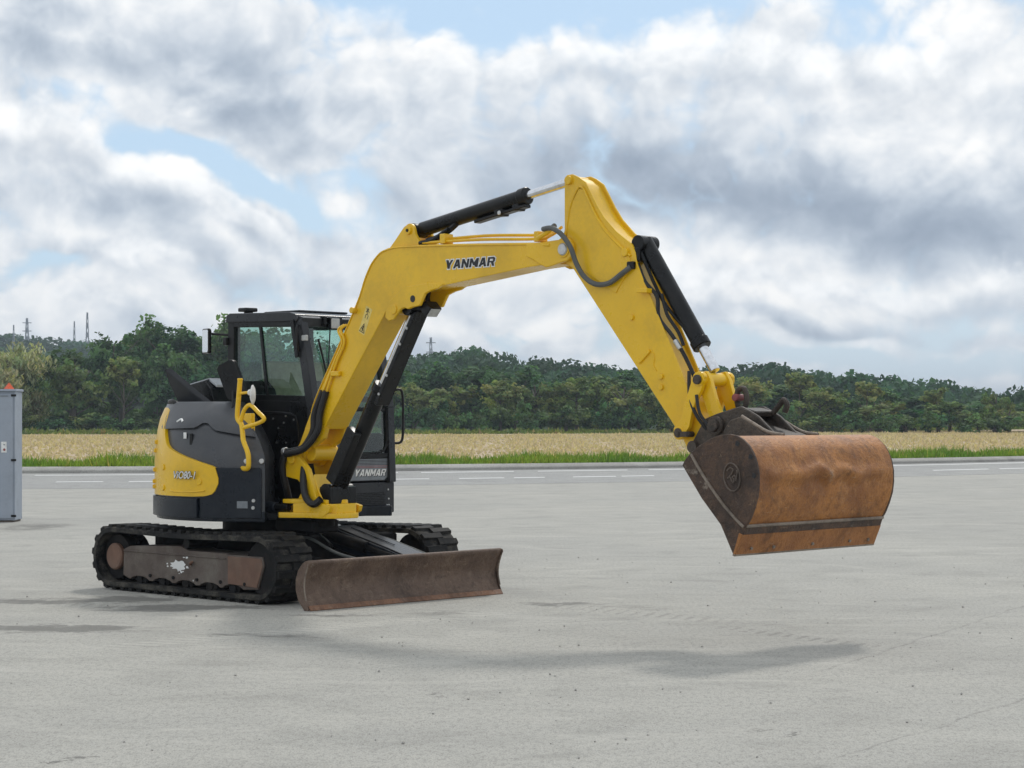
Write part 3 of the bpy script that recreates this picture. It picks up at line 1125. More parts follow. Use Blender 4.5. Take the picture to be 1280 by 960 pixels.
def kind(key, mat, H, Wd, base, ncl, per, leaf, droop=0.0, top=1.0, seed=1, r0=0.22):
    cm = crown_mesh('crown_' + key, H, Wd, base, ncl, per, leaf, droop, top, seed)
    cm.materials.append(MT[mat])
    KINDS[key] = (cm, trunk_mesh('trunk_' + key, H, base, r0, seed), H, Wd)


kind('round_a', 'leaf', 9.0, 6.4, 1.0, 120, 34, 0.20, seed=11)
kind('round_b', 'leaf', 9.0, 5.6, 0.8, 115, 34, 0.19, top=1.4, seed=12)
kind('round_c', 'leaf', 9.0, 7.2, 0.8, 130, 34, 0.21, top=.8, seed=13)
kind('olive_a', 'leaf_olive', 7.0, 5.4, 0.6, 105, 34, 0.18, seed=14)
kind('olive_b', 'leaf_olive', 7.0, 4.6, 0.6, 95, 34, 0.17, top=1.5, seed=15)
kind('willow', 'leaf_pale', 7.6, 6.4, 0.5, 260, 44, 0.14, droop=0.55, seed=16)
kind('shrub', 'leaf', 2.4, 4.2, 0.1, 60, 30, 0.15, top=.5, seed=17)
kind('shrub_olive', 'leaf_olive', 2.8, 3.8, 0.1, 60, 30, 0.15, top=.5, seed=18)
kind('slim', 'leaf_olive', 8.0, 3.4, 2.4, 60, 26, 0.17, top=1.2, seed=19, r0=0.13)


def tree(key, name, x, Y, H, Wd, label, cat='tree', group=None, rz=None, trunk=True):
    cm, tm, h0, w0 = KINDS[key]
    root = empty(name, (x, Y, 0.30), random.uniform(0, 6.28) if rz is None else rz)
    tag(root, label, cat, group)
    s = (Wd / w0, Wd / w0, H / h0)
    c = bpy.data.objects.new('crown', cm)
    C.objects.link(c)
    c.parent = root
    c.scale = s
    if trunk:
        t = bpy.data.objects.new('trunk', tm)
        C.objects.link(t)
        t.parent = root
        t.scale = s
    return root


# singled-out trees (x, Y, height, width)
tree('willow', 'willow_tree', -42.9, 170, 7.8, 8.2, 'pale grey-green willow beside the grey cabinet at the left')
tree('olive_b', 'broadleaf_tree', -37.6, 171, 7.4, 5.0, 'olive green tree just right of the pale willow', group='trees left of the excavator')
tree('slim', 'slim_tree', -32.9, 169.5, 7.2, 3.0, 'slim tree with a bare pale trunk showing left of the excavator')
ROW = []
for x, Y, H, W, k in ((-46.5, 186, 7.2, 6, 'round_a'), (-40.5, 184, 7.6, 6, 'round_b'), (-36.2, 182, 8.9, 6.2, 'round_a'), (-33.2, 186, 9.4, 7, 'round_c'),
                      (-30.2, 181, 9.6, 6.5, 'round_b'), (-27.6, 185, 9.8, 6.6, 'round_a'), (-25.0, 182, 9.3, 6.5, 'round_c'), (-21.8, 184, 9.6, 6.5, 'round_b'),
                      (-30.5, 174, 6.8, 5.5, 'round_c'), (-27.4, 173, 6.4, 5.2, 'round_a'), (-34.2, 175, 6.6, 5.0, 'round_b'), (-18.6, 184, 9.0, 6.5, 'round_a')):
    ROW.append((x / Y, k, 'broadleaf_tree', x, Y, H * 1.13, W, 'tall dark green tree left of the excavator', 'trees left of the excavator'))
gm = 'dark green tree in the row seen between cab and digger arm'
for x, Y, H, W, k in ((-14.0, 182, 7.0, 6, 'round_b'), (-10.0, 184, 6.6, 6.2, 'round_a'), (-7.0, 180, 6.2, 5.6, 'round_c'), (-3.6, 184, 6.8, 6.2, 'round_b'),
                      (0.4, 182, 6.0, 6.0, 'round_c'), (4.0, 184, 5.8, 5.6, 'round_a'), (7.6, 181, 5.8, 6.0, 'round_b'), (11.6, 183, 5.6, 5.6, 'round_c')):
    ROW.append((x / Y, k, 'broadleaf_tree', x, Y, H, W, 'dark green tree between cab and digger arm', 'trees between cab and arm'))
go = 'olive green bushy tree at the field edge between cab and digger arm'
for x, Y, H, W, k in ((-8.6, 172, 4.4, 3.6, 'olive_a'), (-5.8, 171.5, 5.0, 4.2, 'olive_b'), (-1.0, 172, 4.6, 4.2, 'olive_a'), (2.0, 173, 5.2, 4.0, 'olive_b'),
                      (5.6, 172, 4.8, 4.4, 'olive_a'), (9.6, 172, 5.0, 4.4, 'olive_b')):
    ROW.append((x / Y, k, 'bushy_tree', x, Y, H, W, 'olive green bushy tree between cab and digger arm', 'olive trees between cab and arm'))
gr = 'dark green tree in the row right of the digger arm'
for x, Y, H, W, k in ((16.0, 182, 5.4, 5.8, 'round_a'), (20.2, 184, 5.6, 5.8, 'round_c'), (24.0, 182, 5.6, 6.0, 'round_b'), (28.4, 184, 5.2, 5.6, 'round_a'),
                      (32.6, 182, 4.6, 5.6, 'round_c'), (37.0, 184, 4.4, 5.6, 'round_b'), (41.0, 182, 3.8, 5.2, 'round_a'), (45.6, 184, 3.4, 5.0, 'round_c'), (50, 184, 3.4, 5.0, 'round_b')):
    ROW.append((x / Y, k, 'broadleaf_tree', x, Y, H, W, 'dark green tree right of the digger arm', 'trees right of the arm'))
gp = 'olive green bushy tree at the field edge right of the digger arm'
for x, Y, H, W, k in ((13.6, 171.5, 4.8, 4.2, 'olive_a'), (18.0, 172, 4.4, 4.0, 'olive_b'), (26.6, 172, 4.6, 4.8, 'olive_a'), (31.6, 173, 3.8, 4.0, 'olive_b'),
                      (37.6, 172, 3.2, 4.0, 'olive_a'), (43.0, 173, 2.9, 3.6, 'olive_b')):
    ROW.append((x / Y, k, 'bushy_tree', x, Y, H, W, 'olive green bushy tree right of the digger arm', 'olive trees right of the arm'))
ORD = ['leftmost', 'second', 'third', 'fourth', 'fifth', 'sixth', 'seventh', 'eighth', 'ninth', 'tenth', 'eleventh', 'twelfth']
cnt = {}
for _, k, nm, x, Y, H, W, lab, grp in sorted(ROW):
    if x > 20:
        H *= 0.86
    i = cnt.get(lab, 0)
    cnt[lab] = i + 1
    tree(k, nm, x, Y, H, W, (ORD[i] + ' ' + lab) if i == 0 else (ORD[i] + ' ' + lab + ', counted from the left'), group=grp)
tree('olive_a', 'broadleaf_tree', 20.6, 174, 4.9, 4.6, 'round pale olive tree right behind the digger linkage', group='trees right of the arm')
tree('slim', 'slim_tree', 25.6, 178, 6.0, 3.0, 'tallest light green treetop above the middle of the bucket')
tree('slim', 'slim_tree', 31.6, 178, 5.1, 2.6, 'light green treetop above the right end of the bucket')
tree('slim', 'slim_tree', 37.8, 178, 4.5, 2.6, 'light green treetop on the skyline right of the bucket')
tree('olive_b', 'broadleaf_tree', 42.9, 177, 4.2, 2.4, 'round treetop rising on the skyline near the right edge')
gs = 'low green shrub at the foot of the trees along the field'
for i in range(38):
    x = -47 + i * 2.6 + random.uniform(-.8, .8)
    tree('shrub' if random.random() < 0.6 else 'shrub_olive', 'shrub', x, 167.8 + random.uniform(0, 1.6), random.uniform(1.3, 2.6), random.uniform(2.6, 4.2), gs,
         'shrub', 'shrubs along the field edge')


uc, ur = [], []
for i in range(190):
    uc.append((rng.uniform(-85, 85), rng.uniform(187, 196), rng.uniform(0.8, 2.2)))
    ur.append(rng.uniform(1.2, 2.2))
ug = link('undergrowth', crowns('undergrowth', uc, ur, 260, 0.22), 'leaf', None, 0)
tag(ug, 'dark undergrowth filling the gaps behind the tree trunks', 'undergrowth', kind='stuff')


# ------------------------------------------------------------------ masts on the ridge
def mast(x, Y, z0, H, w, label, arms=True):
    root = empty('lattice_mast', (x, Y, z0))
    tag(root, label, 'mast', 'masts on the skyline')
    bm = BM()
    for sx in (-1, 1):
        for sy in (-1, 1):
            b_tube(bm, [(sx * w, sy * w, 0), (sx * w * 0.2, sy * w * 0.2, H)], w * 0.13, 4, 1)
    n = 7
    for i in range(n):
        f, g_ = i / n, (i + 1) / n
        a, c = w * (1 - 0.8 * f), w * (1 - 0.8 * g_)
        for sy in (-1, 1):
            b_tube(bm, [(-a, sy * a, f * H), (c, sy * c, g_ * H)], w * 0.09, 4, 1)
            b_tube(bm, [(a, sy * a, f * H), (-c, sy * c, g_ * H)], w * 0.09, 4, 1)
    finish('tower', bm, 'mast', root, 0)
    if arms:
        for k in (0.62, 0.78, 0.92):
            bm = BM()
            b_tube(bm, [(-w * 1.5, 0, H * k), (w * 1.5, 0, H * k)], w * 0.14, 4, 1)
            finish('crossarm', bm, 'mast', root, 0)
    return root


mast(-145.5, 600, 14, 17.5, 0.9, 'lattice mast on the far left skyline, second from the left edge')
mast(-149.5, 600, 14, 15.5, 0.5, 'faint thin mast on the skyline nearest the left edge', False)
mast(-131.3, 600, 14, 16.6, 0.5, 'short thin mast beside the tallest mast on the left skyline', False)
mast(-127.4, 600, 14, 19.2, 0.7, 'tallest thin mast on the left skyline', False)
mast(-14.0, 345, 4, 11.5, 0.55, 'power pylon above the wood just right of the boom cylinder')


# ------------------------------------------------------------------ grey cabinet at the left edge
cb = empty('utility_cabinet', (-8.235, 31.75, 0))
tag(cb, 'tall grey-blue metal cabinet with an orange cap at the left edge', 'cabinet')
box('body', (-0.42, -0.22, 0.03), (0.40, 0.24, 2.06), 'cabinet', cb, 0.008)
box('door', (-0.40, -0.245, 0.06), (0.375, -0.222, 2.02), 'cabinet', cb, 0.005)
box('roof', (-0.44, -0.26, 2.062), (0.42, 0.26, 2.10), 'cabinet', cb, 0.006)
box('plinth', (-0.40, -0.2, -0.02), (0.38, 0.22, 0.03), 'frame', cb, 0.004)
for z in (0.10, 0.98, 2.0):
    box('hinge', (0.345, -0.262, z - 0.018), (0.425, -0.235, z + 0.018), 'black', cb, 0.004)
lk = box('handle', (0.06, -0.262, 0.86), (0.13, -0.247, 1.0), 'black', cb, 0.004)
pl = box('notice_plate', (0.19, -0.253, 1.10), (0.275, -0.2455, 1.27), 'white', cb, 0.001)
cyl('red_mark', (0.240, -0.256, 1.145), (0.240, -0.252, 1.145), 0.020, 'decal_red', pl, n=16, bevel=0)
box('grey_mark', (0.225, -0.256, 1.215), (0.252, -0.252, 1.230), 'decal_grey', pl, 0)
box('latch_bar', (0.17, -0.258, 1.985), (0.30, -0.246, 2.0), 'decal_grey', cb, 0.002)
bm = BM()
b_cyl(bm, (0.275, -0.1, 2.10), (0.275, -0.1, 2.20), 0.088, 0.008, 4)
finish('warning_cap', bm, 'orange', cb, 0.002, 1, 20)

# ------------------------------------------------------------------ excavator
EX = empty('excavator', (-2.273, 19.197, 0.0), -R(44.06))
tag(EX, 'yellow and black crawler excavator with rusty blade and wide bucket', 'excavator')

# --- tracks
UF, UR, HT = 1.42, -1.44, 0.63
RB = 0.287                      # belt outer radius
ZC = 0.317
U1, U0 = UF - HT / 2, UR + HT / 2


def loop(s, rad):
    """point and outward direction on the track loop at parameter s (0..1)"""
    Ls = U1 - U0
    La = PI * RB
    tot = 2 * Ls + 2 * La
    d = (s % 1.0) * tot
    if d < Ls:                                    # top, rear to front
        f = d / Ls
        sag = -0.018 * math.sin(f * PI) ** 2
        return (U0 + d, ZC + rad + sag), (0, 1)
    d -= Ls
    if d < La:
        a = PI / 2 - d / RB
        return (U1 + rad * math.cos(a), ZC + rad * math.sin(a)), (math.cos(a), math.sin(a))
    d -= La
    if d < Ls:
        return (U1 - d, ZC - rad), (0, -1)
    d -= Ls
    a = -PI / 2 - d / RB
    return (U0 + rad * math.cos(a), ZC + rad * math.sin(a)), (math.cos(a), math.sin(a))


TW = 0.42


def belt_mesh():
    bm = BM()
    N = 120
    sec = [(-TW / 2, -0.050), (-TW / 2, -0.010), (-TW / 2 + 0.012, 0), (TW / 2 - 0.012, 0), (TW / 2, -0.010), (TW / 2, -0.050), (0.06, -0.055), (-0.06, -0.055)]
    rings = []
    for i in range(N):
        ring = []
        for v, dr in sec:
            (u, z), nn = loop(i / N, RB + dr)
            ring.append(bm.verts.new((u, v, z)))
        rings.append(ring)
    k = len(sec)
    for i in range(N):
        a, c = rings[i], rings[(i + 1) % N]
        for j in range(k):
            q = (j + 1) % k
            bm.faces.new((a[j], a[q], c[q], c[j]))
    bmesh.ops.recalc_face_normals(bm, faces=bm.faces)
    me = bpy.data.meshes.new('rubber_belt')
    bm.to_mesh(me)
    bm.free()
    me.materials.append(MT['rubber'])
    for p in me.polygons:
        p.use_smooth = True
    me.set_sharp_from_angle(angle=R(40))
    return me


def lug_mesh(side):
    bm = BM()
    # a raised rubber block, wider at the edge of the belt, tapering towards its middle
    y0, y1 = (-TW / 2 + 0.004, 0.04) if side < 0 else (-0.04, TW / 2 - 0.004)
    pts = [(-0.036, y0), (0.036, y0), (0.046, y1), (-0.046, y1)] if side < 0 else [(-0.046, y0), (0.046, y0), (0.036, y1), (-0.036, y1)]
    top = [(x * 0.72, y * 0.985) for x, y in pts]
    a = [bm.verts.new((x, y, -0.004)) for x, y in pts]
    c = [bm.verts.new((x, y, 0.024)) for x, y in top]
    bm.faces.new(list(reversed(a)))
    bm.faces.new(c)
    for i in range(4):
        j = (i + 1) % 4
        bm.faces.new((a[i], a[j], c[j], c[i]))
    bmesh.ops.recalc_face_normals(bm, faces=bm.faces)
    me = bpy.data.meshes.new('tread_lug')
    bm.to_mesh(me)
    bm.free()
    me.materials.append(MT['rubber'])
    return me


belt = belt_mesh()
lugs = (lug_mesh(-1), lug_mesh(1))
NL = 46
for vc, sgn in ((-1.115 + TW / 2, -1), (1.115 - TW / 2, 1)):
    tb = bpy.data.objects.new('rubber_track', belt)
    C.objects.link(tb)
    tb.parent = EX
    tb.location = (0, vc, 0)
    for i in range(NL):
        for sd in (0, 1):
            (u, z), nn = loop((i + 0.5 * sd) / NL, RB)
            o = bpy.data.objects.new('tread_lug', lugs[sd])
            C.objects.link(o)
            o.parent = tb
            o.location = (u, 0, z)
            o.rotation_euler = (0, math.atan2(nn[0], nn[1]), 0)
    # side frame with scalloped lower edge over the rollers
    vo = vc + sgn * (TW / 2 - 0.055)
    vi = vc - sgn * (TW / 2 - 0.03)
    poly = [(-0.985, 0.15), (-0.975, 0.395), (-0.87, 0.43), (-0.30, 0.455), (-0.075, 0.46), (0.05, 0.425), (0.62, 0.425), (0.62, 0.415), (1.12, 0.418), (1.145, 0.34), (1.06, 0.125)]
    cx = [-0.72, -0.36, 0.0, 0.36, 0.70]
    low = [(0.90, 0.116)]
    for c0 in reversed(cx):
        low += [(c0 + 0.15, 0.112), (c0 + 0.115, 0.132), (c0 + 0.05, 0.148), (c0 - 0.05, 0.148), (c0 - 0.115, 0.132), (c0 - 0.15, 0.112)]
    low += [(-0.93, 0.13)]
    fr = prism('track_frame', poly + low, min(vo, vi), max(vo, vi), 'frame', EX, 0.008)
    # proud cover plate in front third, seam shows
    ve = vo + sgn * 0.006
    prism('cover_plate', [(0.635, 0.155), (0.635, 0.405), (1.11, 0.402), (1.13, 0.335), (1.05, 0.14)], min(vo - sgn * .01, ve), max(vo - sgn * .01, ve), 'hubrust', fr, 0.004)
    box('frame_lip', (-0.97, min(vo - sgn * .01, vo + sgn * .01), 0.375), (0.60, max(vo - sgn * .01, vo + sgn * .01), 0.387), 'frame', fr, 0.003)
    for k, c0 in enumerate(cx + [-0.54, -0.18, 0.18, 0.53, 0.88]):
        if k < 5:
            ro = cyl('bottom_roller', (c0, min(vo, vi) + 0.02, 0.128), (c0, max(vo, vi) - 0.02, 0.128), 0.085, 'chassis', EX)
            cyl('roller_cap', (c0, vo - sgn * 0.03, 0.112), (c0, vo - sgn * 0.004, 0.112), 0.036, 'chassis', ro, n=14)
        else:
            cyl('frame_bolt', (c0, vo - sgn * 0.01, 0.165), (c0, vo + sgn * 0.014, 0.165), 0.016, 'chassis', fr, n=8, bevel=0)
    cyl('carrier_roller', (0.01, vo, 0.49), (0.01, vi, 0.49), 0.048, 'chassis', EX, n=18)
    sp = cyl('drive_sprocket', (U0, vc + sgn * 0.12, ZC), (U0, vc - sgn * 0.12, ZC), 0.215, 'chassis', EX, n=24)
    cyl('hub', (U0, vc + sgn * 0.10, ZC), (U0, vo + sgn * 0.012, ZC), 0.128, 'hubrust', sp, n=28, bevel=0.014)
    for k in range(15):
        a = 2 * PI * k / 15
        box('sprocket_tooth', (-0.025, vc - 0.03, 0.20), (0.025, vc + 0.03, 0.262), 'chassis', sp, 0.006, 1,
            Matrix.Translation((U0, 0, ZC)) @ Matrix.Rotation(a, 4, 'Y'))
    idl = cyl('idler_wheel', (U1, vc + sgn * 0.14, ZC), (U1, vc - sgn * 0.14, ZC), 0.235, 'chassis', EX, n=28)
    box('idler_yoke', (0.95, min(vo, vi) + .05, 0.22), (1.13, max(vo, vi) - .03, 0.36), 'chassis', EX, 0.01)
    if sgn < 0:
        # torn white sticker: ragged patch and crumbs
        bm = BM()
        rr = random.Random(3)

        def patch(cu_, cz_, ru, rz_, n):
            vs = []
            for i in range(n):
                a = 2 * PI * i / n
                q = rr.uniform(0.65, 1.1)
                vs.append(bm.verts.new((cu_ + ru * q * math.cos(a), vo - 0.002, cz_ + rz_ * q * math.sin(a))))
            bm.faces.new(vs)
        patch(-0.10, 0.285, 0.125, 0.052, 22)
        tst = finish('torn_sticker', bm, 'torn', fr, 0)
        bm = BM()
        for i in range(16):
            patch(-0.10 + rr.gauss(0, .12), 0.275 + rr.gauss(0, .05), rr.uniform(.006, .022), rr.uniform(.004, .014), 7)
        tag(finish('sticker_scraps', bm, 'torn', fr, 0), kind='stuff')
        # little welded eye
        bm = BM()
        b_tube(bm, [(0.09, vo + sgn * .01, .30), (0.11, vo + sgn * .03, .315), (0.13, vo + sgn * .01, .33)], 0.012, 8, 4)
        finish('weld_eye', bm, 'hubrust', fr)

# --- chassis between the tracks
bm = BM()
b_prism_z(bm, [(-0.75, -0.45), (-0.95, -0.72), (-0.75, -0.78), (-0.40, -0.55), (0.40, -0.55), (0.75, -0.78), (0.95, -0.72), (0.75, -0.45),
               (0.75, 0.45), (0.95, 0.72), (0.75, 0.78), (0.40, 0.55), (-0.40, 0.55), (-0.75, 0.78), (-0.95, 0.72), (-0.75, 0.45)], 0.26, 0.56)
finish('chassis', bm, 'chassis', EX, 0.02)
cyl('slew_ring', (0, 0, 0.55), (0, 0, 0.72), 0.50, 'chassis', EX, n=40)
# blade
BU = 1.89
wB = 1.185
front = [(0.0, 0.008), (-0.045, 0.085), (-0.072, 0.16), (-0.078, 0.22), (-0.066, 0.28), (-0.035, 0.345), (0.0, 0.395), (-0.004, 0.412), (-0.022, 0.418)]
back = [(-0.06, 0.405), (-0.105, 0.34), (-0.135, 0.26), (-0.135, 0.17), (-0.11, 0.085), (-0.035, 0.006)]
bl = prism('dozer_blade', [(BU + u, z) for u, z in front + back], -wB + 0.012, wB - 0.012, 'blade', EX, 0.004)
for s in (-1, 1):
    sp = prism('end_plate', [(BU + u, z) for u, z in [(0.012, 0.0), (-0.03, 0.085), (-0.05, 0.16), (-0.056, 0.22), (-0.045, 0.28), (-0.018, 0.345), (0.018, 0.40), (0.008, 0.422), (-0.03, 0.426),
                              (-0.08, 0.40), (-0.135, 0.34), (-0.165, 0.26), (-0.165, 0.17), (-0.13, 0.08), (-0.05, 0.0)]],
               s * wB - (0.012 if s > 0 else 0.0), s * wB + (0.012 if s < 0 else 0.0), 'blade', bl, 0.004)
    tube('edge_weld', [(BU + u + 0.004, s * (wB - 0.004), z) for u, z in [(-0.03, 0.085), (-0.054, 0.18), (-0.045, 0.28), (0.0, 0.40)]], 0.007, 'weld', bl, 6, 4)
prism('cutting_edge', [(BU + 0.014, 0.0), (BU - 0.014, 0.040), (BU - 0.002, 0.046), (BU + 0.030, 0.004)], -wB + .014, wB - .014, 'bladelip', bl, 0.003)
bm = BM()
b_tube(bm, [(BU - 0.02, -wB + .012, 0.408), (BU - 0.02, wB - .012, 0.408)], 0.022, 12, 1)
finish('top_roll', bm, 'blade', bl)
for s in (-1, 1):
    prism('blade_arm', [(0.75, 0.30), (0.75, 0.42), (1.30, 0.38), (1.78, 0.30), (1.78, 0.14), (1.30, 0.24)], s * 0.50 - 0.05, s * 0.50 + 0.05, 'chassis', EX, 0.01)
# lift cylinder under its sloping guard
bm = BM()
b_cyl(bm, (0.62, 0.02, 0.58), (1.30, 0.02, 0.46), 0.055, n=18)
b_cyl(bm, (1.30, 0.02, 0.46), (1.80, 0.02, 0.36), 0.03, n=14)
finish('blade_cylinder', bm, 'chassis', EX)
bm = BM()
pg = [(0.66, 0.615), (0.80, 0.640), (1.52, 0.475), (1.80, 0.405), (1.78, 0.385), (1.50, 0.455), (0.80, 0.615), (0.66, 0.59)]
b_prism(bm, pg, 0.05, 0.31)
gd = finish('cylinder_guard', bm, 'charcoal', EX, 0.004)
prism('guard_side', [(0.66, 0.60), (0.80, 0.625), (1.52, 0.462), (1.80, 0.392), (1.78, 0.25), (1.30, 0.34), (0.70, 0.47)], 0.022, 0.046, 'navy', gd, 0.004)
prism('guard_rib', [(0.90, 0.622), (1.50, 0.485), (1.50, 0.492), (0.90, 0.629)], 0.17, 0.185, 'navy', gd, 0.002)
cyl('guard_pin', (0.70, -0.06, 0.60), (0.70, 0.20, 0.60), 0.05, 'bolt', EX, n=18)
tube('blade_hose', [(0.55, -0.25, 0.50), (0.9, -0.35, 0.55), (1.3, -0.33, 0.42), (1.75, -0.30, 0.36)], 0.014, 'greyhose', EX)
tube('blade_hose', [(0.55, 0.35, 0.50), (1.0, 0.42, 0.53), (1.4, 0.44, 0.45), (1.8, 0.42, 0.36)], 0.014, 'greyhose', EX)
tube('blade_hose', [(0.60, -0.10, 0.55), (0.8, -0.2, 0.60), (0.95, -0.12, 0.48), (0.8, 0.0, 0.42)], 0.012, 'hose', EX)

# --- upper structure: turning platform and hood
RH = 1.12


def plan(th):
    """house outline (u,v) by angle in degrees, 0 = front, 90 = right side, 180 = rear"""
    a = R(th)
    return RH * math.cos(a), -RH * math.sin(a)


def inset(th, z):
    f = max(0.0, min(1.0, (112 - th) / 60.0))       # 1 at the front corner, 0 towards the rear
    if z <= 1.22:
        return 0.0
    if z <= 1.55:
        k = (z - 1.22) / 0.33
        return (0.03 + 0.05 * f) * k ** 1.4
    k = (z - 1.55) / 0.25
    a0 = 0.03 + 0.05 * f
    g_ = math.exp(-((th - 82) / 30.0) ** 2)          # the lid slopes in most on the right flank
    return a0 + (0.085 + 0.06 * f + 0.17 * g_) * (0.45 * k + 0.55 * k ** 2.2)


def lean(z):
    return 0.0 if z <= 1.28 else 0.42 * ((z - 1.28) / 0.52) ** 1.35


def hs(th, z, off=0.0):
    a = R(th)
    r = RH - inset(th, z) + off
    f = max(0.0, min(1.0, (98 - th) / 50.0))
    f = f * f * (3 - 2 * f)
    return (r * math.cos(a) - lean(z) * f, -r * math.sin(a), z)         # the front corner rakes backwards


def hood_patch(name, th0, th1, zlo, zhi, off, thick, mat, parent, n=28, m=10, cap_top=False):
    bm = BM()
    rows = []
    for j in range(m + 1):
        row = []
        for i in range(n + 1):
            th = th0 + (th1 - th0) * i / n
            a, c = zlo(th), zhi(th)
            row.append(bm.verts.new(hs(th, a + (c - a) * j / m, off)))
        rows.append(row)
    back = []
    for j in range(m + 1):
        back.append([bm.verts.new(hs(th0 + (th1 - th0) * i / n, zlo(th0 + (th1 - th0) * i / n) + (zhi(th0 + (th1 - th0) * i / n) - zlo(th0 + (th1 - th0) * i / n)) * j / m, off - thick)) for i in range(n + 1)])
    for j in range(m):
        for i in range(n):
            bm.faces.new((rows[j][i], rows[j][i + 1], rows[j + 1][i + 1], rows[j + 1][i]))
            bm.faces.new((back[j][i], back[j + 1][i], back[j + 1][i + 1], back[j][i + 1]))
    for i in range(n):
        bm.faces.new((rows[0][i], back[0][i], back[0][i + 1], rows[0][i + 1]))
        bm.faces.new((rows[m][i], rows[m][i + 1], back[m][i + 1], back[m][i]))
    for j in range(m):
        bm.faces.new((rows[j][0], rows[j + 1][0], back[j + 1][0], back[j][0]))
        bm.faces.new((rows[j][n], back[j][n], back[j + 1][n], rows[j + 1][n]))
    return finish(name, bm, mat, parent, 0.006, 2, 40)


# platform: round floor plate with the front bay cut back
bm = BM()
pp = [plan(t) for t in range(44, 318, 5)] + [(0.62, 0.62), (0.62, -0.30), (0.50, -0.50)]
b_prism_z(bm, pp, 0.705, 0.80)
plat = finish('turning_platform', bm, 'navy', EX, 0.012, 2)
# inner mass under the hood so no light leaks through
bm = BM()
b_prism_z(bm, [(RH * 0.95 * math.cos(R(t)), -RH * 0.95 * math.sin(R(t))) for t in range(50, 266, 6)] + [(-0.75, 0.9), (-0.75, 0.0), (0.05, -0.06), (0.22, -0.25), (0.42, -0.50)], 0.79, 1.30)
finish('engine_bay', bm, 'chassis', EX, 0.01)
# hood body: loft from skirt to crown, capped
bm = BM()
zs = [0.79, 1.0, 1.20, 1.30, 1.40, 1.48, 1.55, 1.60, 1.65, 1.70, 1.74, 1.77, 1.79, 1.80]
ths = list(range(44, 206, 3))
rows = []
for z in zs:
    row = [bm.verts.new(hs(t, z, -0.012)) for t in ths]
    k = lean(z)
    row += [bm.verts.new((-0.80, 0.42, z)), bm.verts.new((-0.78, -0.04, z)), bm.verts.new((0.05 - k, -0.05, z)), bm.verts.new((0.24 - k * 1.1, -0.25, z)), bm.verts.new((0.47 - k * 1.1, -0.50, z))]
    rows.append(row)
nv = len(rows[0])
for j in range(len(zs) - 1):
    for i in range(nv):
        q = (i + 1) % nv
        bm.faces.new((rows[j][i], rows[j][q], rows[j + 1][q], rows[j + 1][i]))
bm.faces.new(rows[-1])
hood = finish('side_hood', bm, 'hood', EX, 0, 1, 30)
# upper lid, standing a little proud above the crease
crease = interp([(44, 1.47), (66, 1.535), (70, 1.60), (74, 1.60), (80, 1.555), (130, 1.535), (200, 1.535)])
hood_patch('hood_lid', 45, 180, lambda t: crease(t), lambda t: 1.795, 0.016, 0.04, 'hood', EX, 60, 12)
# dark lower corner panel at the front right and the rear skirt
hood_patch('corner_panel', 46, 76.5, lambda t: 0.735, lambda t: 1.195, 0.010, 0.03, 'navy', EX, 14, 5)
hood_patch('corner_seam_panel', 45.5, 58, lambda t: 0.742, lambda t: 1.19, 0.016, 0.03, 'navy', EX, 6, 5)
hood_patch('rear_skirt', 77.2, 215, lambda t: 0.735, lambda t: 0.915, 0.034, 0.06, 'navy', EX, 40, 4)
# yellow side panel sweeping up into the rear hood
ztop = interp([(66, 1.10), (66.6, 1.17), (68, 1.205), (72, 1.225), (78, 1.255), (84, 1.285), (92, 1.325), (99, 1.365), (103, 1.41), (106, 1.50), (109, 1.64), (112, 1.72), (118, 1.745), (215, 1.745)])
zbot = interp([(66, 1.05), (66.8, 1.00), (69, 0.955), (73, 0.935), (80, 0.928), (215, 0.928)])
yp = hood_patch('yellow_panel', 66, 215, zbot, ztop, 0.020, 0.035, 'yellow', EX, 90, 8)
# raised rib on the panel and bumper studs at the rear edge
tube('panel_rib', [hs(t, z, 0.022) for t, z in ((73, 0.985), (80, 0.972), (92, 0.97), (97, 0.98))], 0.007, 'yellow', yp, 8, 5)
for th, z in ((76.2, 1.065), (104, 1.19), (104, 1.0)):
    cyl('panel_boss', hs(th, z, 0.01), hs(th, z, 0.032), 0.03, 'yellow', yp, n=16, bevel=0.004)
for th, z in ((119, 1.16), (119, 1.34), (119, 1.42), (121, 1.05), (121, 1.0)):
    box('rear_catch', (-0.035, -0.02, -0.02), (0.012, 0.02, 0.02), 'yellow', yp, 0.006, 1, Matrix.Translation(hs(th, z, 0.03)) @ Matrix.Rotation(-R(th), 4, 'Z'))


def on_hood(th, z, off):
    """matrix for a text plane lying on the hood: text x runs along the surface to the right of the viewer"""
    p = Vector(hs(th, z, off))
    nrm = Vector((math.cos(R(th)), -math.sin(R(th)), 0))
    xax = Vector((math.sin(R(th)), math.cos(R(th)), 0))
    return Matrix(((xax.x, 0, nrm.x, p.x), (xax.y, 0, nrm.y, p.y), (0, 1, 0, p.z), (0, 0, 0, 1)))


mm = on_hood(84.5, 1.125, 0.036)
rf = fit_text('model_lettering', 'ViO80-1', 0.30, 0.075, 'ink', yp, mm, 0.3, 0.045, 0.001, 1.02)
fit_text('model_lettering', 'ViO80-1', 0.30, 0.075, 'white', yp, mm @ Matrix.Translation((0, 0, 0.0025)), 0.3, 0.010, 0.001, 1.02, rf)
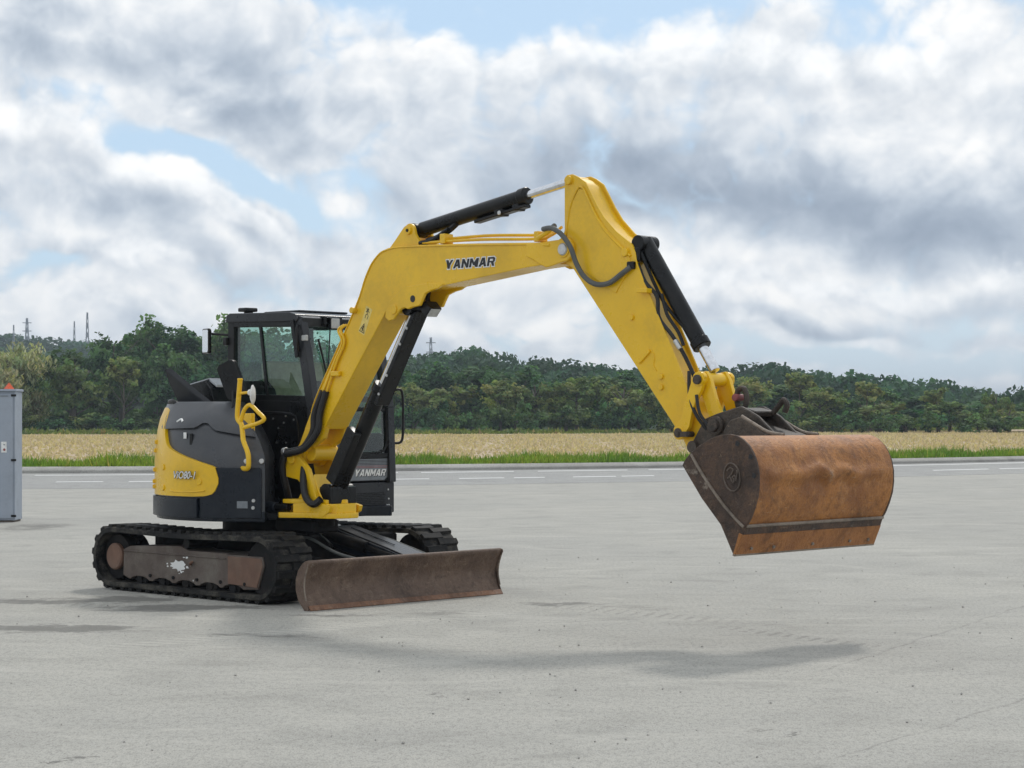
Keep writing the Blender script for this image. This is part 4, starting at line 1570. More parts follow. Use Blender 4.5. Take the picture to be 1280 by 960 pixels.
# badges, lock, bolts on the hood
bm = BM()
b_tube(bm, [hs(97.5, 1.61, 0.012), hs(95, 1.633, 0.012), hs(92.5, 1.61, 0.012)], 0.012, 8, 4)
finish('latch_handle', bm, 'white', hood)
box('hood_sticker', (-0.002, -0.02, -0.028), (0.004, 0.02, 0.028), 'white', hood, 0.001, 1, Matrix.Translation(hs(88, 1.485, 0.0)) @ Matrix.Rotation(-R(88), 4, 'Z'))
box('hood_slot', (-0.01, -0.018, -0.055), (0.006, 0.018, 0.055), 'black', hood, 0.004, 1, Matrix.Translation(hs(83.5, 1.45, -0.008)) @ Matrix.Rotation(-R(83.5), 4, 'Z'))
box('lid_slot', (-0.01, -0.03, -0.012), (0.006, 0.03, 0.012), 'black', hood, 0.004, 1, Matrix.Translation(hs(101, 1.69, -0.002)) @ Matrix.Rotation(-R(101), 4, 'Z'))
for th in (52.5, 45.4):
    cyl('hood_bolt', hs(th, 1.255, -0.02), hs(th, 1.255, 0.02), 0.024, 'bolt', hood, n=14)
for th, z in ((49, 0.90), (49.2, 0.835)):
    cyl('panel_bolt', hs(th, z, 0.0), hs(th, z, 0.03), 0.016, 'bolt', plat, n=10, bevel=0)
box('rating_plate', (-0.002, -0.05, -0.032), (0.004, 0.05, 0.032), 'decal_grey', plat, 0.001, 1, Matrix.Translation(hs(54.2, 0.862, 0.018)) @ Matrix.Rotation(-R(54.2), 4, 'Z'))
# black stub handle at the rear top and the raised tilted flap
tube('hood_grip', [hs(112, 1.77, -0.02), hs(116, 1.80, 0.02), hs(122, 1.80, 0.02), hs(128, 1.77, -0.02)], 0.022, 'black', EX)
bm = BM()
fl = [(-0.74, -0.76, 2.12), (-0.72, -0.72, 1.98), (-0.66, -0.66, 1.80), (-0.30, -0.60, 1.79), (-0.45, -0.66, 1.90)]
n_ = Vector((0.06, 0.05, 0.0))
va = [bm.verts.new(Vector(p)) for p in fl]
vb = [bm.verts.new(Vector(p) + n_) for p in fl]
bm.faces.new(va)
bm.faces.new(list(reversed(vb)))
for i in range(5):
    j = (i + 1) % 5
    bm.faces.new((va[i], vb[i], vb[j], va[j]))
finish('exhaust_deflector', bm, 'charcoal', EX, 0.012, 2)
# engine cover behind the cab with a pale louvred top
prism('engine_cover', [(-0.90, 1.78), (-0.88, 1.88), (-0.82, 1.95), (-0.46, 2.01), (-0.36, 1.93), (-0.30, 1.78)], -0.50, 0.30, 'black', EX, 0.02, 2)
gt = prism('louvre_frame', [(-0.81, 1.957), (-0.455, 2.018), (-0.455, 2.03), (-0.81, 1.969)], -0.44, -0.16, 'grille', EX, 0.003)
for i in range(9):
    u = -0.78 + i * 0.037
    zz = 1.972 + (u + 0.81) * 0.172
    box('louvre_slot', (u, -0.41, zz - 0.004), (u + 0.017, -0.20, zz + 0.004), 'black', gt, 0)
prism('louvre_side', [(-0.455, 2.028), (-0.345, 1.965), (-0.345, 1.94), (-0.455, 2.00)], -0.44, -0.16, 'grille', gt, 0.003)

box('filler_guard', (0.40, -0.74, 1.50), (0.56, -0.69, 1.69), 'yellow', EX, 0.012, 2)

# --- handrail with its two mirrors, front right of the hood
VR = -0.93
hr = tube('handrail', [(0.642, VR, 1.99), (0.62, VR, 1.82), (0.604, VR, 1.651), (0.66, VR, 1.59), (0.69, VR - .01, 1.52), (0.716, VR - .02, 1.442), (0.775, VR - .02, 1.34), (0.79, VR - .02, 1.26), (0.765, VR - .01, 1.195), (0.64, VR + .03, 1.19)], 0.023, 'yellow', EX, 12, 6)
tube('rail_loop', [(0.70, VR, 1.56), (0.80, VR, 1.58), (0.92, VR, 1.605), (0.985, VR, 1.64), (0.90, VR, 1.70), (0.80, VR, 1.76), (0.74, VR, 1.75), (0.69, VR, 1.70), (0.655, VR, 1.62)], 0.019, 'yellow', hr, 12, 6)
tube('rail_stub', [(0.63, VR, 1.868), (0.79, VR, 1.879)], 0.013, 'yellow', hr, 8, 1)
cyl('rail_cap', (0.642, VR, 1.985), (0.642, VR, 2.005), 0.026, 'yellow', hr, n=14)
bm = BM()
mxx = Matrix.Translation((0.835, VR, 1.855)) @ Matrix.Rotation(R(40), 4, 'Z')
seg = 24
for k, (rr_, x0_) in enumerate(((0.0, 0.012), (0.075, 0.008), (0.10, -0.004), (0.10, -0.012), (0.06, -0.035), (0.0, -0.045))):
    pass
prof_m = [(0.010, 0.001), (0.008, 0.068), (-0.004, 0.09), (-0.012, 0.088), (-0.026, 0.05), (-0.032, 0.001)]
rings = []
for (dx, rad) in prof_m:
    rings.append([bm.verts.new(mxx @ Vector((dx, rad * math.cos(2 * PI * i / seg) * 0.9, rad * math.sin(2 * PI * i / seg)))) for i in range(seg)])
for a, c in zip(rings[:-1], rings[1:]):
    for i in range(seg):
        j = (i + 1) % seg
        bm.faces.new((a[i], a[j], c[j], c[i]))
finish('round_mirror', bm, 'white', hr)
cyl('mirror_knob', (0.775, VR, 1.877), (0.80, VR, 1.875), 0.028, 'white', hr, n=12)


def slab(name, c, xa, ya, w, h_, th_, mat, parent, rad=0.05):
    xa, ya = Vector(xa).normalized(), Vector(ya)
    ya = (ya - xa * ya.dot(xa)).normalized()
    nn = xa.cross(ya)
    bm = BM()
    pts = []
    for sx, sy, a0 in ((1, 1, 0), (-1, 1, 90), (-1, -1, 180), (1, -1, 270)):
        for k in range(5):
            a = R(a0 + 90 * k / 4)
            pts.append((sx * (w / 2 - rad) + rad * math.cos(a), sy * (h_ / 2 - rad) + rad * math.sin(a)))
    a_ = [bm.verts.new(Vector(c) + xa * p + ya * q - nn * th_ / 2) for p, q in pts]
    b_ = [bm.verts.new(Vector(c) + xa * p + ya * q + nn * th_ / 2) for p, q in pts]
    bm.faces.new(list(reversed(a_)))
    bm.faces.new(b_)
    n = len(pts)
    for i in range(n):
        j = (i + 1) % n
        bm.faces.new((a_[i], a_[j], b_[j], b_[i]))
    return finish(name, bm, mat, parent, min(th_ * 0.3, 0.012), 2)


slab('mirror_back', (0.13, -0.62, 2.00), (0.80, 0.25, 0.36), (-0.45, -0.15, 1.0), 0.21, 0.36, 0.06, 'black', EX, 0.05)
tube('mirror_stay', [(0.16, -0.63, 1.9), (0.22, -0.68, 1.78), (0.25, -0.72, 1.70)], 0.014, 'black', EX)

# --- cab
VC0, VC1 = 0.0, 1.03
A_bot, A_top = (0.50, 1.72), (0.30, 2.55)
RT = 2.63
# floor box and lower body panels
bm = BM()
b_prism(bm, [(-0.74, 0.78), (-0.74, 1.84), (0.49, 1.80), (0.53, 1.30), (0.53, 1.06), (0.53, 0.78)], VC0 + 0.004, VC0 + 0.03)
sd = finish('cab_side_panel', bm, 'black', EX, 0.006)
bm = BM()
b_prism(bm, [(-0.74, 0.78), (-0.74, 1.50), (0.40, 1.50), (0.50, 1.30), (0.50, 0.78)], VC1 - 0.04, VC1)
finish('cab_side_panel', bm, 'black', EX, 0.006)
box('cab_rear_panel', (-0.76, 0.02, 0.78), (-0.73, 1.01, 1.86), 'black', EX)
box('cab_floor', (-0.72, 0.04, 0.80), (0.48, 0.98, 0.92), 'chassis', EX)
# stamped rib and bolts on the visible side panel
tube('panel_rib', [(-0.22, VC0 + 0.002, 1.70), (0.20, VC0 + 0.002, 1.69), (0.32, VC0 + 0.002, 1.62), (0.36, VC0 + 0.002, 1.30)], 0.010, 'black', sd, 8, 5)
for u, z in ((-0.03, 1.64), (0.16, 1.665), (0.28, 1.63), (0.05, 1.55), (0.16, 1.41), (0.02, 1.41), (0.13, 1.60)):
    cyl('panel_bolt', (u, VC0 + 0.008, z), (u, VC0 - 0.006, z), 0.010, 'bolt', sd, n=8, bevel=0)
for i in range(6):
    box('vent_slit', (0.06, VC0 - 0.002, 1.42 + i * 0.032), (0.15, VC0 + 0.005, 1.432 + i * 0.032), 'chassis', sd, 0)
# pillars and rails
fr = BM()


def beam(bm, p0, p1, w, d, axis=(0, 1, 0)):
    p0, p1 = Vector(p0), Vector(p1)
    dd = (p1 - p0).normalized()
    s = Vector(axis)
    t = dd.cross(s).normalized()
    vs = []
    for p in (p0, p1):
        for a, c in ((-1, -1), (1, -1), (1, 1), (-1, 1)):
            vs.append(bm.verts.new(p + s * (w / 2) * a + t * (d / 2) * c))
    for f in ((0, 1, 2, 3), (7, 6, 5, 4), (0, 4, 5, 1), (1, 5, 6, 2), (2, 6, 7, 3), (3, 7, 4, 0)):
        bm.faces.new([vs[i] for i in f])


for nm, v in (('pillar', VC0 + 0.045), ('pillar', VC1 - 0.045)):
    bm = BM()
    beam(bm, (0.545, v, 1.02), (0.515, v, 1.75), 0.085, 0.11)
    beam(bm, (0.515, v, 1.74), (0.325, v, 2.58), 0.085, 0.11)
    finish('front_pillar', bm, 'charcoal', EX, 0.014, 2)
    bm = BM()
    beam(bm, (-0.70, v, 0.85), (-0.69, v, 2.60), 0.085, 0.10)
    finish('rear_pillar', bm, 'black', EX, 0.014, 2)
    bm = BM()
    beam(bm, (-0.70, v, 2.575), (0.33, v, 2.55), 0.08, 0.075)
    finish('roof_rail', bm, 'black', EX, 0.010, 2)
    bm = BM()
    beam(bm, (-0.70, v - 0.002, 1.855), (0.50, v - 0.002, 1.825), 0.075, 0.06)
    finish('sill_rail', bm, 'black', EX, 0.008, 2)
roof = BM()
b_prism(roof, [(-0.76, 2.60), (-0.75, 2.655), (-0.70, 2.675), (0.22, 2.655), (0.30, 2.635), (0.335, 2.585), (0.325, 2.56), (-0.74, 2.585)], VC0 - 0.01, VC1 + 0.01)
roof = finish('cab_roof', roof, 'charcoal', EX, 0.022, 3)
box('roof_hatch', (-0.42, 0.20, 2.665), (0.12, 0.82, 2.688), 'charcoal', roof, 0.012, 2)
bm = BM()
b_cyl(bm, (-0.66, 0.20, 2.67), (-0.66, 0.20, 2.70), 0.05, 0.045, 14)
b_box(bm, (-0.73, 0.12, 2.695), (-0.60, 0.27, 2.735))
finish('roof_beacon', bm, 'black', roof, 0.012, 2)
# front: header, sill, lower panels
bm = BM()
beam(bm, (0.345, VC0 + 0.02, 2.565), (0.345, VC1 - 0.02, 2.565), 0.09, 0.085, (0.22, 0, 0.975))
finish('windshield_header', bm, 'charcoal', EX, 0.012, 2)
box('windshield_crossbar', (0.505, VC0 + 0.09, 1.71), (0.545, VC1 - 0.09, 1.75), 'black', EX)
box('front_sill', (0.535, VC0 + 0.08, 1.255), (0.570, VC1 - 0.06, 1.305), 'black', EX)
fp = box('front_panel', (0.50, VC0 + 0.02, 1.035), (0.560, VC1 + 0.0, 1.262), 'charcoal', EX, 0.012, 2)
lp = box('lower_front_panel', (0.50, VC0 + 0.02, 0.725), (0.555, VC1 + 0.01, 1.022), 'charcoal', EX, 0.012, 2)
for i in range(10):
    z = 0.768 + i * 0.0165
    box('louvre', (0.552, 0.36, z), (0.5605, 0.90 + 0.012 * (i % 3), z + 0.008), 'black', lp, 0.001)
for v, z in ((0.955, 0.95), (0.962, 0.86), (0.94, 0.80), (0.965, 0.80)):
    cyl('panel_bolt', (0.552, v, z), (0.562, v, z), 0.009, 'bolt', lp, n=8, bevel=0)
# silver decal with stripes and lettering
bm = BM()
b_prism_u(bm, [(0.45, 1.045), (0.90, 1.045), (0.945, 1.075), (0.97, 1.13), (0.965, 1.165), (0.985, 1.20), (0.99, 1.25), (0.45, 1.25)], 0.559, 0.5625)
dc = finish('front_decal', bm, 'decal_grey', fp, 0)
for i in range(6):
    box('decal_stripe', (0.5622, 0.45, 1.165 + i * 0.014), (0.5635, 0.955, 1.170 + i * 0.014), 'decal_red' if i < 2 else 'navy', dc, 0)


def plane_u(u, v, z):
    """text plane facing +u, text x along +v"""
    return Matrix(((0, 0, 1, u), (1, 0, 0, v), (0, 1, 0, z), (0, 0, 0, 1)))


block_letters('brand_lettering', 'YANMAR', 0.42, 0.066, 'ink', dc, plane_u(0.5645, 0.725, 1.112), 0.35)
block_letters('brand_lettering', 'YANMAR', 0.42, 0.066, 'white', dc, plane_u(0.5655, 0.718, 1.118), 0.35)
# glass panes
def pane(name, pts, parent=EX):
    bm = BM()
    bm.faces.new([bm.verts.new(p) for p in pts])
    me = bpy.data.meshes.new(name)
    bm.to_mesh(me)
    bm.free()
    return link(name, me, 'glass', parent, 0)


gv = VC0 + 0.03
w1 = pane('side_window', [(-0.64, gv, 1.88), (-0.12, gv, 1.865), (-0.235, gv, 2.54), (-0.64, gv, 2.55)])
w2 = pane('side_window', [(-0.15, gv - .008, 1.868), (0.455, gv - .008, 1.845), (0.285, gv - .008, 2.53), (-0.255, gv - .008, 2.54)])
bm = BM()
beam(bm, (-0.135, gv - 0.012, 1.86), (-0.245, gv - 0.012, 2.55), 0.022, 0.035)
finish('window_divider', bm, 'black', w1, 0.003)
gv2 = VC1 - 0.03
pane('side_window', [(-0.64, gv2, 1.50), (0.49, gv2, 1.50), (0.50, gv2, 1.74), (0.30, gv2, 2.54), (-0.64, gv2, 2.55)])
pane('rear_window', [(-0.72, 0.10, 1.88), (-0.72, 0.93, 1.88), (-0.72, 0.93, 2.55), (-0.72, 0.10, 2.55)])
ws = pane('windshield', [(0.525, 0.10, 1.75), (0.525, 0.93, 1.75), (0.345, 0.93, 2.53), (0.345, 0.10, 2.53)])
pane('lower_windshield', [(0.548, 0.10, 1.305), (0.548, 0.93, 1.305), (0.53, 0.93, 1.71), (0.53, 0.10, 1.71)])
# rounded inner gasket at the lower windshield corner
tube('window_gasket', [(0.552, 0.40, 1.315), (0.552, 0.84, 1.315), (0.552, 0.93, 1.37), (0.549, 0.945, 1.46), (0.54, 0.945, 1.70)], 0.012, 'black', EX, 8, 4)
# wiper and guard bars on the windshield
tube('wiper', [(0.53, 0.22, 1.80), (0.46, 0.24, 2.10), (0.40, 0.20, 2.40)], 0.010, 'black', ws, 8, 4)
for v in (0.34, 0.50, 0.66):
    tube('guard_bar', [(0.50, v - 0.12, 1.86), (0.375, v + 0.03, 2.50)], 0.007, 'black', ws, 6, 1)
# grab handle at the far front edge and side door seal strip
tube('grab_handle', [(0.57, 1.03, 1.92), (0.60, 1.10, 1.90), (0.60, 1.115, 1.65), (0.60, 1.10, 1.43), (0.57, 1.03, 1.40)], 0.013, 'black', EX)
tube('drain_hose', [(0.35, -0.01, 2.53), (0.36, -0.03, 2.48), (0.37, -0.03, 2.35), (0.36, -0.01, 2.28)], 0.014, 'black', EX)
bm = BM()
beam(bm, (0.27, -0.015, 2.58), (0.345, -0.015, 2.22), 0.02, 0.05)
finish('rain_strip', bm, 'black', EX, 0.004)
box('clearance_lamp', (0.40, -0.012, 2.375), (0.47, 0.02, 2.43), 'lens', EX, 0.006)
# work light on the front header
wl = box('work_light', (0.40, 0.30, 2.49), (0.46, 0.43, 2.61), 'black', EX, 0.012, 2)
box('light_lens', (0.452, 0.312, 2.502), (0.466, 0.418, 2.598), 'lens', wl, 0.006)
bm = BM()
b_box(bm, (0.36, 0.25, 2.53), (0.43, 0.29, 2.62))
b_box(bm, (0.36, 0.44, 2.53), (0.43, 0.48, 2.62))
finish('light_bracket', bm, 'black', wl, 0.006)
# interior
st = box('seat_cushion', (-0.40, 0.28, 1.38), (0.08, 0.78, 1.52), 'seat', EX, 0.04, 3)
box('seat_back', (-0.10, -0.24, -0.02), (0.04, 0.24, 0.72), 'seat', st, 0.05, 3, Matrix.Translation((-0.38, 0.53, 1.50)) @ Matrix.Rotation(-0.18, 4, 'Y'))
box('seat_base', (-0.36, 0.34, 0.92), (0.0, 0.72, 1.40), 'black', EX, 0.01)
box('control_console', (-0.30, 0.10, 1.30), (0.28, 0.25, 1.66), 'black', EX, 0.03, 2)
tube('control_lever', [(0.20, 0.18, 1.64), (0.22, 0.18, 1.78), (0.24, 0.20, 1.90)], 0.018, 'black', EX)
box('monitor', (0.30, 0.12, 1.78), (0.34, 0.30, 2.0), 'black', EX, 0.01)
tube('travel_lever', [(0.30, 0.50, 0.92), (0.32, 0.50, 1.4), (0.22, 0.50, 1.75)], 0.013, 'black', EX)
box('seat_belt_bag', (0.12, 0.26, 1.86), (0.30, 0.46, 2.18), 'seat', EX, 0.05, 3)
# outer mirror on its stalk behind the cab
tube('mirror_arm', [(-0.70, 0.04, 2.46), (-0.82, 0.0, 2.47), (-0.95, -0.03, 2.48)], 0.012, 'black', EX)
mb = slab('side_mirror', (-1.02, -0.04, 2.41), (0.95, -0.27, 0.0), (0, 0, 1), 0.17, 0.25, 0.035, 'black', EX, 0.025)
slab('mirror_glass', (-1.02 - 0.27 * 0.017, -0.04 - 0.95 * 0.017, 2.41), (0.95, -0.27, 0.0), (0, 0, 1), 0.145, 0.225, 0.006, 'mirror', mb, 0.02)
box('lamp_pod', (-0.78, -0.03, 2.36), (-0.72, 0.03, 2.44), 'black', EX, 0.015, 2)

# --- boom swing bracket
VB = -0.30
br = BM()
ck = [(0.735, 1.21), (0.745, 1.30), (0.82, 1.355), (0.90, 1.35), (0.97, 1.28), (1.08, 1.185), (1.15, 1.02), (1.22, 0.89), (1.38, 0.855), (1.36, 0.80), (1.28, 0.755), (0.78, 0.745), (0.76, 0.80), (0.93, 0.90), (0.975, 0.96), (0.985, 1.04), (0.93, 1.085), (0.76, 1.11)]
b_prism(br, ck, VB - 0.20, VB - 0.155)
brk_ = finish('swing_bracket', br, 'yellow', EX, 0.010, 2)
prism('bracket_cheek', ck, VB + 0.155, VB + 0.20, 'yellow', brk_, 0.010, 2)
bm = BM()
b_prism_z(bm, [(0.80, -0.16), (0.80, -0.62), (0.86, -0.66), (0.96, -0.62), (1.05, -0.52), (1.33, -0.49), (1.40, -0.42), (1.42, -0.30), (1.40, -0.18), (1.33, -0.11), (0.95, -0.10)], 0.742, 0.792)
b_prism_z(bm, [(0.84, -0.18), (0.84, -0.60), (0.95, -0.58), (1.06, -0.49), (1.30, -0.47), (1.37, -0.30), (1.30, -0.13), (0.95, -0.12)], 0.872, 0.912)
b_prism_z(bm, [(0.95, -0.115), (0.95, -0.57), (1.05, -0.505), (1.31, -0.478), (1.385, -0.41), (1.40, -0.30), (1.385, -0.19), (1.31, -0.122)], 0.788, 0.876)
finish('bracket_base', bm, 'yellow', brk_, 0.010, 2)
prism('bracket_web', [(1.10, 0.90), (1.10, 1.14), (1.17, 1.00), (1.24, 0.90)], VB - 0.156, VB + 0.156, 'yellow', brk_, 0.006)
cyl('swing_pin', (1.05, VB, 0.66), (1.05, VB, 0.75), 0.11, 'chassis', EX, n=24)
box('pivot_mount', (0.55, VB - 0.16, 0.60), (1.10, VB + 0.16, 0.72), 'chassis', EX, 0.02)
cyl('swing_cylinder', (0.10, -0.62, 0.83), (0.74, -0.585, 0.83), 0.05, 'navy', EX)
cyl('swing_rod', (0.72, -0.585, 0.83), (0.90, -0.575, 0.83), 0.033, 'black', EX)
cyl('foot_pin', (0.86, VB - 0.225, 1.275), (0.86, VB + 0.225, 1.275), 0.05, 'yellow', EX, n=22)

# --- boom
BR, BL_ = VB - 0.14, VB + 0.14
outline = [(0.955, 1.545), (1.047, 1.70), (1.155, 1.905), (1.40, 2.265), (1.645, 2.625), (1.788, 2.899), (1.845, 2.985), (1.906, 3.051), (1.985, 3.105), (2.082, 3.130), (2.51, 3.132), (3.20, 3.103), (3.887, 3.068), (4.06, 3.06),
           (4.06, 2.885), (3.912, 2.880), (3.761, 2.872), (2.787, 2.770), (2.50, 2.752), (2.255, 2.725), (2.15, 2.675), (2.082, 2.615), (2.022, 2.530), (1.65, 2.074), (1.28, 1.612), (1.235, 1.545)]
boom = prism('boom', outline, BR, BL_, 'yellow', EX, 0.012, 2)
# edge weld ledges along the top of the side plate
for v in (BR - 0.004, BL_ + 0.004):
    tube('edge_bead', [(u, v, z) for u, z in [(1.06, 1.70), (1.165, 1.895), (1.655, 2.615), (1.798, 2.89), (1.915, 3.038), (2.085, 3.116), (2.51, 3.118), (3.88, 3.054)]], 0.007, 'yellow', boom, 6, 4)
# forked foot
ft = [(0.83, 1.335), (0.90, 1.42), (0.975, 1.555), (1.255, 1.555), (1.215, 1.46), (1.10, 1.40), (0.985, 1.34), (0.95, 1.25), (0.90, 1.205), (0.84, 1.20), (0.80, 1.235), (0.795, 1.29)]
for v0 in (BR - 0.006, BL_ - 0.05):
    prism('boom_foot', ft, v0, v0 + 0.056, 'yellow', boom, 0.008, 2)
cyl('foot_boss', (1.02, BR + 0.02, 1.33), (1.02, BL_ + 0.02, 1.33), 0.075, 'yellow', boom, n=24)
# tip cheeks
tipo = arc(4.178, 2.993, 0.098, 125, -95, 14)
tp = [(3.76, 3.058)] + tipo + [(4.02, 2.862), (3.98, 2.86), (3.912, 2.888), (3.84, 2.93), (3.76, 2.96)]
for v0 in (BR - 0.018, BL_ - 0.014):
    prism('boom_tip_plate', tp, v0, v0 + 0.032, 'yellow', boom, 0.006)
cyl('arm_pin', (4.178, BR - 0.04, 2.993), (4.178, BL_ + 0.04, 2.993), 0.05, 'bolt', EX, n=24, bevel=0.008)
cyl('pin_washer', (4.178, BR - 0.028, 2.993), (4.178, BR - 0.016, 2.993), 0.066, 'yellow', EX, n=24, bevel=0.002)
# arm cylinder lug on the back of the bend
lugp = [(2.04, 3.10), (2.14, 3.19), (2.255, 3.30)] + arc(2.326, 3.266, 0.062, 125, 15, 8) + [(2.40, 3.235), (2.44, 3.18), (2.50, 3.128), (2.50, 3.11)]
for v0 in (VB - 0.115, VB + 0.080):
    prism('cylinder_lug', lugp, v0, v0 + 0.035, 'yellow', boom, 0.006)
cyl('lug_pin', (2.326, VB - 0.135, 3.266), (2.326, VB + 0.135, 3.266), 0.035, 'yellow', boom, n=18)
cyl('pin_bolt', (2.326, VB - 0.142, 3.266), (2.326, VB - 0.13, 3.266), 0.014, 'black', boom, n=10, bevel=0)
# scalloped cheek under the bend carrying the boom cylinder
chk = [(2.10, 2.66), (2.062, 2.585), (2.055, 2.525), (2.10, 2.49), (2.16, 2.50), (2.21, 2.545), (2.25, 2.585), (2.30, 2.600), (2.345, 2.585), (2.40, 2.60), (2.45, 2.605), (2.495, 2.61), (2.525, 2.66), (2.56, 2.71), (2.64, 2.735), (2.72, 2.748), (2.80, 2.785), (2.60, 2.80), (2.30, 2.78)]
for v0 in (BR - 0.010, BL_ - 0.022):
    c_ = prism('cylinder_cheek', chk, v0, v0 + 0.032, 'yellow', boom, 0.006)
cyl('cheek_pin', (2.17, BR - 0.022, 2.588), (2.17, BL_ + 0.022, 2.588), 0.042, 'yellow', boom, n=20)
cyl('cheek_hole', (2.411, BR - 0.013, 2.672), (2.411, BR + 0.0, 2.672), 0.030, 'ink', boom, n=18, bevel=0)
# boom cylinder: barrel, rod, guard plate and hose cover
pA, pB = Vector((1.255, VB, 0.98)), Vector((2.28, VB, 2.60))
dv = (pB - pA).normalized()
pM = pA + dv * 1.13
bc = cyl('boom_cylinder', pA, pM, 0.072, 'black', EX, n=28)
cyl('cylinder_gland', pM - dv * 0.07, pM + dv * 0.01, 0.082, 'black', bc, n=28, bevel=0.008)
cyl('piston_rod', pM, pB, 0.040, 'chrome', bc, n=22)
cyl('rod_eye', pB + Vector((0, -0.10, 0)), pB + Vector((0, 0.10, 0)), 0.065, 'black', bc, n=22)
cyl('base_eye', pA + Vector((0, -0.15, 0)), pA + Vector((0, 0.15, 0)), 0.075, 'black', bc, n=22)
nf = Vector((dv.z, 0, -dv.x))          # towards the front of the boom
bm = BM()
q0, q1 = pA + dv * 0.98, pB + dv * 0.02
pts = []
for (p, off) in ((q0, 0.085), (q1, 0.085)):
    for vv in (-0.07, 0.07):
        pts.append(p + nf * off + Vector((0, vv, 0)))
vs = [bm.verts.new(p) for p in pts] + [bm.verts.new(p + nf * 0.014) for p in pts]
for f in ((0, 1, 3, 2), (4, 6, 7, 5), (0, 2, 6, 4), (1, 5, 7, 3), (0, 4, 5, 1), (2, 3, 7, 6)):
    bm.faces.new([vs[i] for i in f])
for sv in (-0.078, 0.066):
    w_ = [q0 + nf * 0.055, q1 + nf * 0.055 - dv * 0.05, q1 + nf * 0.099, q0 + nf * 0.099]
    a_ = [bm.verts.new(p + Vector((0, sv, 0))) for p in w_]
    b_ = [bm.verts.new(p + Vector((0, sv + 0.012, 0))) for p in w_]
    bm.faces.new(a_)
    bm.faces.new(list(reversed(b_)))
    for i in range(4):
        j = (i + 1) % 4
        bm.faces.new((a_[i], b_[i], b_[j], a_[j]))
finish('rod_guard', bm, 'black', bc, 0.004)
for k in (0.68, 0.80, 1.0, 1.10):
    p = pA + dv * k * 1.6 + nf * 0.078 + Vector((0, -0.079, 0))
    cyl('guard_bolt', p, p + Vector((0, -0.008, 0)), 0.013, 'bolt', bc, n=8, bevel=0)
bm = BM()
m3 = Matrix(((dv.x, 0, nf.x, 0), (0, 1, 0, 0), (dv.z, 0, nf.z, 0), (0, 0, 0, 1)))
b_box(bm, (0.10, -0.145, -0.075), (0.66, -0.06, 0.065), Matrix.Translation(pA) @ m3)
finish('hose_cover', bm, 'black', bc, 0.022, 3)
bm = BM()
b_box(bm, (-0.09, -0.15, -0.09), (0.09, 0.15, 0.07), Matrix.Translation(pA + Vector((0.01, 0, -0.02))))
finish('cylinder_foot', bm, 'black', bc, 0.02, 2)
# steel pipes and hoses on the boom
for k, dz in ((0, 0.02), (1, 0.055)):
    tube('hydraulic_pipe', [(2.50, BR + 0.03 + k * .05, 3.14 + dz * .5), (3.20, BR + 0.03 + k * .05, 3.115 + dz), (3.85, BR + 0.03 + k * .05, 3.08 + dz), (4.0, BR + 0.03 + k * .05, 3.10 + dz), (4.07, BR + 0.03 + k * .05, 3.13 + dz)], 0.013, 'yellow', boom, 8, 4)
for u, z in ((2.76, 3.125), (3.86, 3.075)):
    box('pipe_clamp', (u - 0.03, BR + 0.0, z), (u + 0.03, BR + 0.11, z + 0.085), 'yellow', boom, 0.006)
tube('clamp_arm', [(3.90, BR - 0.02, 3.10), (4.0, BR - 0.03, 3.135), (4.08, BR - 0.03, 3.175)], 0.020, 'yellow', boom, 8, 3)
cyl('pipe_fitting', (3.95, BR - 0.012, 3.045), (4.03, BR - 0.012, 3.035), 0.016, 'yellow', boom, n=10)
cyl('hose_fitting', (4.05, BR - 0.03, 3.165), (4.10, BR - 0.03, 3.19), 0.022, 'greyhose', boom, n=10)
for k in (0, 1):
    o_ = k * 0.03
    tube('side_pipe', [(1.245 + o_ * 1.6, BR - 0.020, 1.886), (1.392 + o_, BR - 0.020, 2.139), (1.50 + o_, BR - 0.020, 2.315), (1.448 + o_ * 1.2, BR - 0.020, 2.43), (1.52 + o_, BR - 0.014, 2.475)], 0.011, 'yellow', boom, 8, 5)
box('side_clamp', (1.36, BR - 0.04, 2.02), (1.47, BR - 0.002, 2.065), 'yellow', boom, 0.006)
cyl('side_stud', (1.655, BR - 0.05, 2.60), (1.655, BR, 2.60), 0.028, 'yellow', boom, n=14)
tube('boom_hose', [(1.245, BR - 0.025, 1.886), (1.14, BR - 0.035, 1.68), (1.13, BR - 0.045, 1.53), (1.02, BR - 0.06, 1.385), (0.88, BR - 0.08, 1.345), (0.80, BR - 0.08, 1.345)], 0.030, 'hose', boom, 10, 6)
tube('boom_hose', [(1.29, BR - 0.025, 1.886), (1.22, BR - 0.04, 1.68), (1.20, BR - 0.05, 1.53), (1.06, BR - 0.08, 1.375), (0.88, BR - 0.10, 1.325), (0.81, BR - 0.10, 1.32)], 0.030, 'hose', boom, 10, 6)
tube('swing_hose', [(0.80, BR - 0.09, 1.33), (0.75, BR - 0.09, 1.20), (0.74, BR - 0.03, 1.0), (0.70, BR + 0.05, 0.85)], 0.032, 'hose', EX, 10, 6)
tube('swing_hose', [(0.98, BR - 0.02, 1.22), (1.05, BR - 0.09, 1.06), (1.10, BR - 0.10, 0.93), (1.19, BR - 0.09, 0.87), (1.26, BR - 0.06, 0.92)], 0.033, 'hose', EX, 10, 6)
cyl('hose_fitting', (0.775, BR - 0.09, 1.335), (0.815, BR - 0.09, 1.34), 0.040, 'bolt', EX, n=14)
